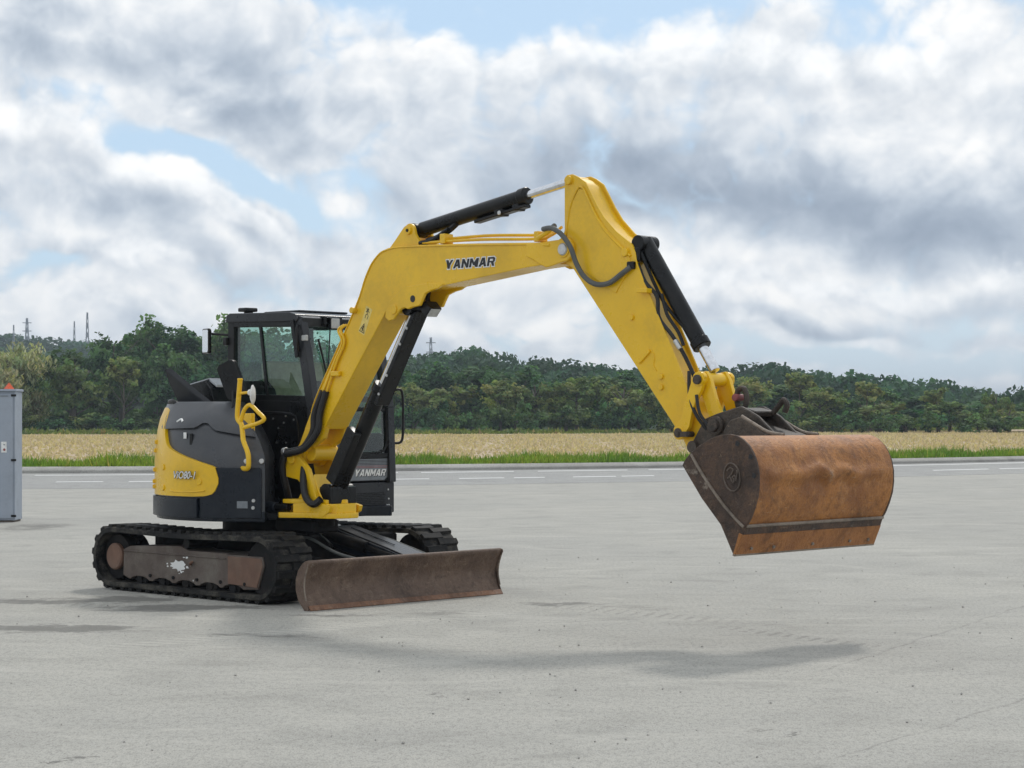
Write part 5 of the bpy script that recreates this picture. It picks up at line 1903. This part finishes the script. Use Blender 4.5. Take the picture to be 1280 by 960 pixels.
# work light under the bend
lt = box('boom_light', (-0.05, -0.07, -0.05), (0.05, 0.07, 0.05), 'black', boom, 0.012, 2, Matrix.Translation((2.50, VB - 0.02, 2.585)) @ Matrix.Rotation(0.75, 4, 'Y'))
box('light_lens', (0.046, -0.058, -0.042), (0.058, 0.058, 0.042), 'lens', lt, 0.004, 1, Matrix.Translation((2.50, VB - 0.02, 2.585)) @ Matrix.Rotation(0.75, 4, 'Y'))
tube('light_bracket', [(2.46, VB, 2.62), (2.44, VB, 2.68), (2.46, VB, 2.76)], 0.02, 'black', lt, 8, 3)
# lettering and warning sticker on the side plate
def plane_v(u, z, v, rot=0.0):
    """text plane facing -v, text x along +u"""
    return Matrix(((1, 0, 0, u), (0, 0, -1, v), (0, 1, 0, z), (0, 0, 0, 1))) @ Matrix.Rotation(rot, 4, 'Z')


mm = plane_v(3.102, 2.943, BR - 0.0018, -0.004)
block_letters('brand_lettering', 'YANMAR', 0.60, 0.074, 'white', boom, mm, 0.22, 0.0085)
block_letters('brand_lettering', 'YANMAR', 0.60, 0.074, 'ink', boom, mm @ Matrix.Translation((0, 0, 0.0014)), 0.22)
ms = plane_v(1.79, 2.505, BR - 0.001, R(64.5))
bm = BM()
for x, y in ((-0.125, -0.044), (0.125, -0.044), (0.125, 0.044), (-0.125, 0.044)):
    bm.verts.new(ms @ Vector((x, y, 0.0)))
bm.verts.ensure_lookup_table()
bm.faces.new(bm.verts)
sk = finish('warning_sticker', bm, 'decal_yellow', boom, 0)
bm = BM()


def stroke(bm, pts, w, z=0.002):
    for (x0, y0), (x1, y1) in zip(pts[:-1], pts[1:]):
        d = Vector((x1 - x0, y1 - y0, 0))
        n = Vector((-d.y, d.x, 0)).normalized() * w / 2
        e = d.normalized() * w * 0.4
        a, c = Vector((x0, y0, z)) - e, Vector((x1, y1, z)) + e
        bm.faces.new([bm.verts.new(ms @ p) for p in (a - n, c - n, c + n, a + n)])


stroke(bm, [(-0.108, 0.032), (-0.03, 0.0), (-0.108, -0.032), (-0.108, 0.032)], 0.006)
stroke(bm, [(-0.095, 0.0), (-0.055, 0.0)], 0.010)
stroke(bm, [(-0.09, -0.012), (-0.075, 0.012)], 0.006, 0.0026)
stroke(bm, [(0.02, -0.015), (0.05, -0.02), (0.065, 0.0), (0.05, 0.015), (0.02, 0.012)], 0.006)
stroke(bm, [(0.075, 0.02), (0.11, 0.0)], 0.008)
stroke(bm, [(0.085, -0.02), (0.105, 0.024)], 0.006, 0.0026)
stroke(bm, [(0.07, 0.0), (0.115, 0.012)], 0.005, 0.0032)
finish('sticker_print', bm, 'ink', sk, 0)

# --- arm cylinder
pa, pb = Vector((2.326, VB, 3.272)), Vector((4.215, VB, 3.568))
da = (pb - pa).normalized()
pm = pa + da * 1.315
ac = cyl('arm_cylinder', pa + da * 0.05, pm, 0.064, 'black', EX, n=28)
cyl('cylinder_gland', pm - da * 0.07, pm + da * 0.012, 0.074, 'black', ac, n=28, bevel=0.008)
cyl('piston_rod', pm, pb - da * 0.05, 0.036, 'chrome', ac, n=22)
cyl('base_eye', pa + Vector((0, -0.075, 0)), pa + Vector((0, 0.075, 0)), 0.06, 'black', ac, n=20)
tube('cylinder_pipe', [(2.50, VB - 0.06, 3.17), (2.62, VB - 0.06, 3.19), (2.75, VB - 0.05, 3.24), (2.82, VB - 0.02, 3.30)], 0.026, 'black', ac, 8, 5)
tube('cylinder_pipe', [(2.45, VB - 0.10, 3.15), (2.60, VB - 0.10, 3.165), (2.78, VB - 0.08, 3.25)], 0.022, 'black', ac, 8, 5)
box('pipe_guard', (0.72, -0.05, -0.10), (1.32, 0.03, -0.072), 'black', ac, 0.006, 1, Matrix.Translation(pa) @ Matrix(((da.x, 0, -da.z, 0), (0, 1, 0, 0), (da.z, 0, da.x, 0), (0, 0, 0, 1))))
p = pa + da * 1.05 + Vector((0, -0.055, -0.085))
cyl('guard_bolt', p, p + Vector((0, -0.012, 0)), 0.02, 'bolt', ac, n=10)
for k, w_ in ((1.02, 0.05), (1.22, 0.04)):
    q = pa + da * k
    box('pipe_clip', (q.x - w_, VB - 0.045, q.z - 0.105), (q.x + w_, VB + 0.045, q.z - 0.04), 'black', ac, 0.008)

# --- arm
aout = [(4.150, 3.150), (4.150, 3.555), (4.175, 3.590), (4.235, 3.592), (4.30, 3.565), (4.376, 3.515), (4.43, 3.43), (4.50, 3.32), (4.576, 3.22), (4.70, 3.105), (4.86, 2.995), (4.895, 2.93), (4.91, 2.84),
        (5.19, 2.31), (5.47, 1.772), (5.60, 1.52), (5.60, 1.42), (5.55, 1.36), (5.48, 1.35), (5.42, 1.40), (5.371, 1.485), (4.80, 2.17), (4.235, 2.848), (4.14, 2.90), (4.085, 2.99), (4.12, 3.08)]
AR, AL = VB - 0.115, VB + 0.115
# box section set a little below the two side plates, whose edges stand proud along the back
abox = [(u - 0.024, z - 0.016) if 3 <= i <= 14 else (u, z) for i, (u, z) in enumerate(aout)]
armo = prism('arm', abox, AR + 0.006, AL - 0.006, 'yellow', EX, 0.006, 1)
for v0 in (AR - 0.002, AL - 0.018):
    prism('arm_side', aout, v0, v0 + 0.020, 'yellow', armo, 0.004)
# raised side reinforcing plate, rib and top flange
for v0 in (AR - 0.011, AL + 0.001):
    prism('side_plate', [(4.185, 3.16), (4.215, 3.33), (4.31, 3.47), (4.36, 3.46), (4.50, 3.245), (4.60, 3.13), (4.83, 2.93), (4.86, 2.84), (4.70, 2.62), (4.28, 2.86), (4.19, 2.95)], v0, v0 + 0.010, 'yellow', armo, 0.004)
for v0 in (AR - 0.020, AL + 0.002):
    tube('side_rib', [(4.17, v0 + .01, 3.10), (4.22, v0 + .01, 3.33), (4.305, v0 + .01, 3.475), (4.36, v0 + .01, 3.47)], 0.010, 'yellow', armo, 6, 5)
    tube('side_rib', [(4.36, v0 + .01, 3.47), (4.50, v0 + .01, 3.235), (4.62, v0 + .01, 3.09), (4.85, v0 + .01, 2.905)], 0.010, 'yellow', armo, 6, 5)
# wear strip along the top plate and bosses
nrm_a = Vector((0.886, 0, 0.463))
cyl('top_pin', (4.205, AR - 0.028, 3.545), (4.205, AL + 0.028, 3.545), 0.036, 'yellow', armo, n=18)
cyl('mount_pin', (4.80, AR - 0.028, 2.935), (4.80, AL + 0.028, 2.935), 0.034, 'yellow', armo, n=18)
for u, z in ((4.862, 2.427), (5.158, 1.963), (5.158, 1.881)):
    cyl('arm_boss', (u, AR - 0.02, z), (u, AR, z), 0.022, 'yellow', armo, n=14)
bm = BM()
beam(bm, (4.935, AR - 0.010, 2.075), (5.045, AR - 0.010, 2.165), 0.02, 0.028)
finish('arm_bracket', bm, 'yellow', armo, 0.004)
bm = BM()
beam(bm, (4.955, AR - 0.01, 2.63), (5.06, AR - 0.01, 2.625), 0.10, 0.035)
finish('hose_clamp', bm, 'yellow', armo, 0.004)
tube('side_bead', [(5.06, AR - 0.004, 2.17), (5.09, AR - 0.004, 2.12), (5.08, AR - 0.004, 2.05), (5.11, AR - 0.004, 2.01)], 0.005, 'yellow', armo, 6, 4)
# big hose loop over the joint
tube('arm_hose', [(3.98, BR - 0.045, 3.165), (4.09, BR - 0.06, 3.165), (4.20, BR - 0.07, 3.11), (4.30, BR - 0.07, 3.00), (4.345, BR - 0.05, 2.87), (4.41, BR - 0.03, 2.765), (4.52, BR - 0.02, 2.70), (4.66, BR - 0.02, 2.70), (4.78, BR - 0.01, 2.765), (4.87, BR + .0, 2.82)], 0.021, 'greyhose', armo, 10, 6)
box('hose_block', (4.83, BR - 0.01, 2.80), (4.90, BR + 0.06, 2.86), 'black', armo, 0.008)
# hoses running down behind the bucket cylinder
tube('arm_line', [(4.90, VB - 0.09, 2.84), (4.98, VB - 0.10, 2.70), (5.10, VB - 0.10, 2.58), (5.12, VB - 0.10, 2.42), (5.24, VB - 0.09, 2.28), (5.35, VB - 0.08, 2.13), (5.44, VB - 0.08, 1.98), (5.52, VB - 0.08, 1.82)], 0.016, 'hose', armo, 8, 5)
tube('arm_line', [(5.12, VB - 0.07, 2.60), (5.16, VB - 0.07, 2.48), (5.19, VB - 0.07, 2.42), (5.28, VB - 0.06, 2.30), (5.33, VB - 0.06, 2.20)], 0.014, 'hose', armo, 8, 5)
cyl('line_fitting', (5.27, VB - 0.09, 2.24), (5.32, VB - 0.085, 2.17), 0.022, 'bolt', armo, n=10)
tube('tip_hose', [(5.44, VB - 0.13, 2.0), (5.48, VB - 0.17, 1.80), (5.55, VB - 0.17, 1.66), (5.62, VB - 0.14, 1.56)], 0.014, 'hose', armo, 8, 5)
tube('tip_hose', [(5.56, VB - 0.19, 1.82), (5.60, VB - 0.20, 1.68), (5.68, VB - 0.18, 1.58)], 0.013, 'hose', armo, 8, 5)

# --- bucket cylinder and linkage
c0, c1 = Vector((4.86, VB, 2.975)), Vector((5.565, VB, 1.985))
dc_ = (c1 - c0).normalized()
cm_ = c0 + dc_ * 0.985
n2_ = Vector((-dc_.z, 0, dc_.x))
c0, c1, cm_ = c0 + n2_ * 0.05, c1 + n2_ * 0.03, cm_ + n2_ * 0.035
dc_ = (c1 - c0).normalized()
kc = cyl('bucket_cylinder', c0 - dc_ * 0.02, cm_, 0.066, 'black', EX, n=28)
cyl('cylinder_gland', cm_ - dc_ * 0.06, cm_ + dc_ * 0.012, 0.075, 'black', kc, n=28, bevel=0.008)
cyl('piston_rod', cm_, c1, 0.040, 'chrome', kc, n=22)
cyl('base_eye', c0 + Vector((0, -0.10, 0)), c0 + Vector((0, 0.10, 0)), 0.062, 'black', kc, n=20)
box('port_block', (4.83, VB - 0.11, 2.86), (4.93, VB + 0.02, 2.97), 'black', kc, 0.01)
tube('cylinder_pipe', [c0 + Vector((0.02, -0.075, -0.08)), c0 + dc_ * 0.5 + Vector((-0.06, -0.06, -0.04)), cm_ + Vector((-0.09, -0.05, 0.10)), cm_ + Vector((-0.05, -0.04, 0.01))], 0.014, 'black', kc, 8, 5)
PT = (5.575, 1.935)
PG = (5.385, 1.535)
PK = (5.725, 1.59)
for s in (-1, 1):
    v0 = VB + s * 0.165 - 0.02
    lk_ = arc(PT[0], PT[1], 0.062, 20, 160, 8) + [(5.475, 1.845), (5.43, 1.74), (5.405, 1.64), (5.335, 1.575)] + arc(PG[0], PG[1], 0.055, 170, 350, 8) + [(5.485, 1.58), (5.51, 1.69), (5.55, 1.78), (5.60, 1.855)]
    prism('guide_link', lk_, v0, v0 + 0.04, 'yellow', EX, 0.008, 2)
    v1 = VB + s * 0.115 - 0.02
    bl_ = [(5.545, 1.99), (5.605, 2.0), (5.645, 1.94), (5.70, 1.78), (5.775, 1.63), (5.775, 1.55), (5.72, 1.525), (5.665, 1.57), (5.60, 1.74), (5.53, 1.90)]
    prism('bucket_link', bl_, v1, v1 + 0.04, 'yellow', EX, 0.008, 2)
cyl('link_pin', (PT[0], VB - 0.215, PT[1]), (PT[0], VB + 0.215, PT[1]), 0.036, 'darksteel', EX, n=20)
cyl('link_boss', (PT[0], VB - 0.192, PT[1]), (PT[0], VB + 0.192, PT[1]), 0.052, 'yellow', EX, n=20)
cyl('guide_pin', (PG[0], VB - 0.205, PG[1]), (PG[0], VB + 0.205, PG[1]), 0.036, 'darksteel', EX, n=20)
cyl('guide_boss', (PG[0], VB - 0.192, PG[1]), (PG[0], VB + 0.192, PG[1]), 0.048, 'yellow', EX, n=20)
bm = BM()
b_cyl(bm, (PG[0] + 0.09, VB - 0.20, PG[1] - 0.01), (PG[0] + 0.09, VB - 0.13, PG[1] - 0.01), 0.022, n=12)
b_box(bm, (PG[0], VB - 0.205, PG[1] - 0.03), (PG[0] + 0.10, VB - 0.19, PG[1] + 0.01))
finish('pin_keeper', bm, 'darksteel', EX, 0.003)

# --- coupler and bucket
VK = -0.28
cp = prism('coupler', [(5.44, 1.40), (5.52, 1.52), (5.60, 1.64), (5.72, 1.68), (5.80, 1.70), (5.94, 1.735), (6.02, 1.70), (6.10, 1.66), (6.22, 1.56), (6.30, 1.50), (6.30, 1.42), (6.0, 1.38), (5.62, 1.32)], VB - 0.15, VB - 0.115, 'darksteel', EX, 0.008)
prism('coupler_plate', [(5.44, 1.40), (5.52, 1.52), (5.60, 1.64), (5.72, 1.68), (5.80, 1.70), (5.94, 1.735), (6.02, 1.70), (6.10, 1.66), (6.22, 1.56), (6.30, 1.50), (6.30, 1.42), (6.0, 1.38), (5.62, 1.32)], VB + 0.115, VB + 0.15, 'darksteel', cp, 0.008)
cyl('coupler_pin', (PK[0], VB - 0.215, PK[1]), (PK[0], VB + 0.215, PK[1]), 0.046, 'darksteel', cp, n=20)
cyl('pin_collar', (PK[0], VB - 0.19, PK[1]), (PK[0], VB - 0.15, PK[1]), 0.072, 'darksteel', cp, n=22, bevel=0.01)
cyl('arm_tip_pin', (5.51, VB - 0.19, 1.43), (5.51, VB + 0.19, 1.43), 0.046, 'darksteel', cp, n=20)
prism('coupler_bridge', [(5.80, 1.66), (5.94, 1.725), (6.06, 1.695), (6.04, 1.655), (5.94, 1.68), (5.82, 1.625)], VB - 0.116, VB + 0.116, 'darksteel', cp, 0.008)
tube('lifting_eye', [(5.80, VB + 0.02, 1.70), (5.775, VB + 0.02, 1.80), (5.80, VB + 0.02, 1.86), (5.85, VB + 0.02, 1.86), (5.87, VB + 0.02, 1.79), (5.85, VB + 0.02, 1.71)], 0.022, 'darksteel', cp, 10, 5)
cyl('eye_bolt', (5.80, VB - 0.04, 1.80), (5.80, VB + 0.05, 1.80), 0.028, 'decal_red', cp, n=12)
tube('lock_hook', [(6.05, VB + 0.10, 1.68), (6.11, VB + 0.10, 1.74), (6.15, VB + 0.10, 1.78), (6.18, VB + 0.10, 1.74), (6.16, VB + 0.10, 1.69)], 0.022, 'darksteel', cp, 8, 5)
cyl('tilt_boss', (5.98, VB - 0.22, 1.545), (5.98, VB + 0.22, 1.545), 0.085, 'darksteel', cp, n=24, bevel=0.01)
for s in (-1, 1):
    v0 = VB + s * 0.21 - 0.02
    prism('bucket_ear', [(5.86, 1.42), (5.84, 1.55), (5.90, 1.63), (5.99, 1.655), (6.06, 1.62), (6.20, 1.545), (6.34, 1.50), (6.36, 1.44)], v0, v0 + 0.04, 'darksteel', cp, 0.008)
    tube('ear_rib', [(6.0, v0 + .02, 1.66), (6.10, v0 + .02, 1.61), (6.24, v0 + .02, 1.545), (6.38, v0 + .02, 1.525)], 0.014, 'weld', cp, 8, 4)
prism('tilt_plate', [(5.92, 1.60), (6.10, 1.585), (6.32, 1.515), (6.32, 1.49), (6.08, 1.55), (5.92, 1.57)], VB - 0.19, VB + 0.19, 'darksteel', cp, 0.006)

VN, VF = -1.12, 0.56
shell = [(5.965, 1.330), (6.02, 1.385), (6.09, 1.432), (6.21, 1.492), (6.29, 1.515), (6.37, 1.522), (6.43, 1.512), (6.480, 1.487), (6.528, 1.447), (6.563, 1.398), (6.590, 1.335), (6.606, 1.264), (6.607, 1.185), (6.597, 1.108), (6.572, 1.03), (6.538, 0.955), (6.500, 0.895)]
th = 0.022
sh_in = []
for i, (u, z) in enumerate(shell):
    a, c = shell[max(i - 1, 0)], shell[min(i + 1, len(shell) - 1)]
    d = Vector((c[0] - a[0], c[1] - a[1])).normalized()
    sh_in.append((u + d.y * th, z - d.x * th))
bm = BM()
nseg = 110
rr = random.Random(5)


def dent(u, z, v, i):
    """dents and a crumpled crease halfway down the back"""
    f = i / (len(shell) - 1)
    edge = max(0.0, min(1.0, (v - VN - 0.02) / 0.12, (VF - 0.02 - v) / 0.12))
    f0 = 0.735 + 0.014 * math.sin(v * 7.0 + 0.6) + 0.008 * math.sin(v * 19.0) + 0.03 * math.exp(-((v + 0.27) / 0.07) ** 2)
    amp = 0.022 * (0.55 + 0.45 * math.sin(v * 3.1 + 2.2)) + 0.006
    d = (f - f0) / 0.012
    step = 1 / (1 + math.exp(-max(-30, min(30, d))))
    fall = math.exp(-max(0.0, f - f0) / 0.11)
    bul = amp * 0.9 * math.exp(-((f - f0 + 0.045) / 0.04) ** 2)
    dn = bul - amp * 1.3 * step * fall
    for vc_, fc, rv, rf_, a_ in ((-0.62, 0.62, 0.16, 0.07, -0.012), (-0.25, 0.66, 0.09, 0.05, 0.014), (-0.05, 0.64, 0.12, 0.06, -0.013), (0.22, 0.66, 0.14, 0.07, -0.010),
                                 (-0.40, 0.50, 0.25, 0.08, -0.006), (0.10, 0.86, 0.2, 0.06, -0.006), (-0.75, 0.86, 0.15, 0.05, -0.006)):
        dn += 0.55 * a_ * math.exp(-((v - vc_) / rv) ** 2 - ((f - fc) / rf_) ** 2)
    return dn * edge * 1.25


sub = []
for i in range(len(shell) - 1):
    for j in range(7):
        sub.append((i + j / 7.0))
sub.append(len(shell) - 1.0)


def at_f(pl, x):
    i = min(int(x), len(pl) - 2)
    t = x - i
    p0, p1, p2, p3 = pl[max(i - 1, 0)], pl[i], pl[i + 1], pl[min(i + 2, len(pl) - 1)]
    return tuple(0.5 * (2 * p1[k] + (p2[k] - p0[k]) * t + (2 * p0[k] - 5 * p1[k] + 4 * p2[k] - p3[k]) * t * t + (3 * p1[k] - p0[k] - 3 * p2[k] + p3[k]) * t ** 3) for k in (0, 1))


outer, inner = [], []
for x in sub:
    u, z = at_f(shell, x)
    ui, zi = at_f(sh_in, x)
    nrm = Vector((u - ui, z - zi)).normalized()
    ro, ri = [], []
    for j in range(nseg + 1):
        v = VN + 0.012 + (VF - VN - 0.024) * j / nseg
        d = dent(u, z, v, x)
        ro.append(bm.verts.new((u + nrm.x * d, v, z + nrm.y * d)))
        ri.append(bm.verts.new((ui + nrm.x * d, v, zi + nrm.y * d)))
    outer.append(ro)
    inner.append(ri)
for i in range(len(sub) - 1):
    for j in range(nseg):
        bm.faces.new((outer[i][j], outer[i][j + 1], outer[i + 1][j + 1], outer[i + 1][j]))
        bm.faces.new((inner[i][j], inner[i + 1][j], inner[i + 1][j + 1], inner[i][j + 1]))
    for j in (0, nseg):
        bm.faces.new((outer[i][j], outer[i + 1][j], inner[i + 1][j], inner[i][j]))
for i in (0, -1):
    for j in range(nseg):
        bm.faces.new((outer[i][j], inner[i][j], inner[i][j + 1], outer[i][j + 1]))
bk = finish('bucket', bm, 'bucket', EX, 0, 1, 50)
side = [(5.945, 1.310), (5.965, 1.345), (6.02, 1.40), (6.09, 1.447), (6.21, 1.506), (6.29, 1.529), (6.37, 1.535), (6.435, 1.525), (6.488, 1.498), (6.538, 1.456), (6.576, 1.402), (6.603, 1.338), (6.619, 1.264), (6.620, 1.185), (6.610, 1.105), (6.583, 1.025), (6.548, 0.948), (6.505, 0.885), (6.412, 0.690), (6.395, 0.705), (6.29, 0.90), (6.12, 1.08)]
for s, v0 in ((-1, VN - 0.012), (1, VF - 0.012)):
    sp_ = prism('side_wall', side if s < 0 else [(u_ - 0.014, z_ - 0.012) for u_, z_ in side], v0, v0 + 0.024, 'bucket_side', bk, 0.004)
    vv = v0 - 0.004 if s < 0 else v0 + 0.028
    # reinforcing bead along the cutting side and rim weld round the shell edge
    tube('side_bead', [(6.03, vv, 1.39), (6.14, vv, 1.24), (6.30, vv, 1.06), (6.42, vv, 0.95), (6.495, vv, 0.892)], 0.011, 'weld', sp_, 8, 4)
    if s < 0:
        # oval cast maker's mark: rim and a looping script
        oc = (6.395, 1.235)
        tilt = 0.18
        pts = []
        for i in range(28):
            a = 2 * PI * i / 28
            x, y = 0.070 * math.cos(a), 0.098 * math.sin(a)
            pts.append((oc[0] + x * math.cos(tilt) - y * math.sin(tilt), vv, oc[1] + x * math.sin(tilt) + y * math.cos(tilt)))
        bm = BM()
        b_tube(bm, pts, 0.006, 8, 1, closed=True)
        em = finish('oval_emblem', bm, 'cast', sp_)
        script = [(-0.052, 0.052), (-0.02, 0.075), (0.012, 0.06), (-0.01, 0.02), (-0.045, -0.01), (-0.02, 0.0), (0.01, -0.045), (0.022, -0.02), (0.005, 0.0), (0.035, 0.01), (0.04, -0.03), (0.055, 0.03), (0.05, 0.06)]
        tube('emblem_script', [(oc[0] + x * 0.85, vv, oc[1] + y * 0.85) for x, y in script], 0.006, 'cast', em, 8, 5)
        for (u, z, r_) in ((6.44, 1.47, 0), (6.555, 1.38, 1), (6.585, 1.25, 2)):
            bm = BM()
            b_prism(bm, [(u - 0.018, z - 0.012), (u + 0.006, z - 0.02), (u + 0.022, z), (u + 0.008, z + 0.015), (u - 0.012, z + 0.018)], VN - 0.0155, VN - 0.0125)
            finish('worn_hole', bm, 'ink', sp_, 0)
bmw = BM()
b_tube(bmw, [(6.507, VN - 0.002, 0.897), (6.507, VF + 0.002, 0.897)], 0.012, 10, 1)
finish('lip_weld', bmw, 'weld', bk)
prism('wear_strip', [(6.512, 0.900), (6.486, 0.835), (6.474, 0.84), (6.50, 0.905)], VN - 0.006, VF + 0.006, 'bucket_side', bk, 0.004)
lp_ = prism('cutting_edge', [(6.484, 0.838), (6.418, 0.684), (6.398, 0.690), (6.455, 0.85)], VN - 0.016, VF + 0.016, 'lip', bk, 0.003)
prism('worn_edge', [(6.424, 0.698), (6.4175, 0.6825), (6.397, 0.6885), (6.403, 0.702)], VN - 0.017, VF + 0.017, 'weld', lp_, 0.002)
for v in (-0.98, -0.72, -0.25, 0.22, 0.46):
    p = Vector((6.442, v, 0.735))
    n3 = Vector((0.92, 0, -0.39))
    cyl('edge_stud', p - n3 * 0.004, p + n3 * 0.010, 0.012, 'weld', lp_, n=8, bevel=0)
tube('rim_weld', [(u + 0.004, VN + 0.004, z + 0.002) for u, z in shell[3:]], 0.007, 'weld', bk, 6, 3)

# ------------------------------------------------------------------ loose grit on the yard
n = 420
x = rng.uniform(-4.5, 5.5, n)
y = rng.uniform(9, 24, n)
bm = BM()
for i in range(n):
    if abs(x[i]) > 0.27 * y[i]:
        continue
    s = 0.004 + 0.008 * rng.random() ** 3
    c_ = Vector((x[i], y[i], s * 0.5))
    vs = [bm.verts.new(c_ + Vector(d) * s * (0.7 + 0.6 * rng.random())) for d in ((1, 0, 0), (-1, 0, 0), (0, 1, 0), (0, -1, 0), (0, 0, 0.8), (0, 0, -0.5))]
    for f in ((0, 2, 4), (2, 1, 4), (1, 3, 4), (3, 0, 4), (2, 0, 5), (1, 2, 5), (3, 1, 5), (0, 3, 5)):
        bm.faces.new([vs[k] for k in f])
gv_ = finish('loose_grit', bm, 'kerb', None)
tag(gv_, 'small dark stones scattered on the concrete yard', 'grit', kind='stuff')

# ------------------------------------------------------------------ thin summer haze over the fields
bm = BM()
b_box(bm, (-950, -340, -1.3), (950, 3200, 40))
hz = finish('haze', bm, None, None)
m = bpy.data.materials.new('pale haze')
m.use_nodes = True
m.node_tree.nodes.clear()
o_ = m.node_tree.nodes.new('ShaderNodeOutputMaterial')
pv = m.node_tree.nodes.new('ShaderNodeVolumePrincipled')
pv.inputs['Color'].default_value = (0.76, 0.87, 1.0, 1)
pv.inputs['Density'].default_value = 0.00040
m.node_tree.links.new(pv.outputs[0], o_.inputs['Volume'])
hz.data.materials.append(m)
tag(hz, kind='stuff')
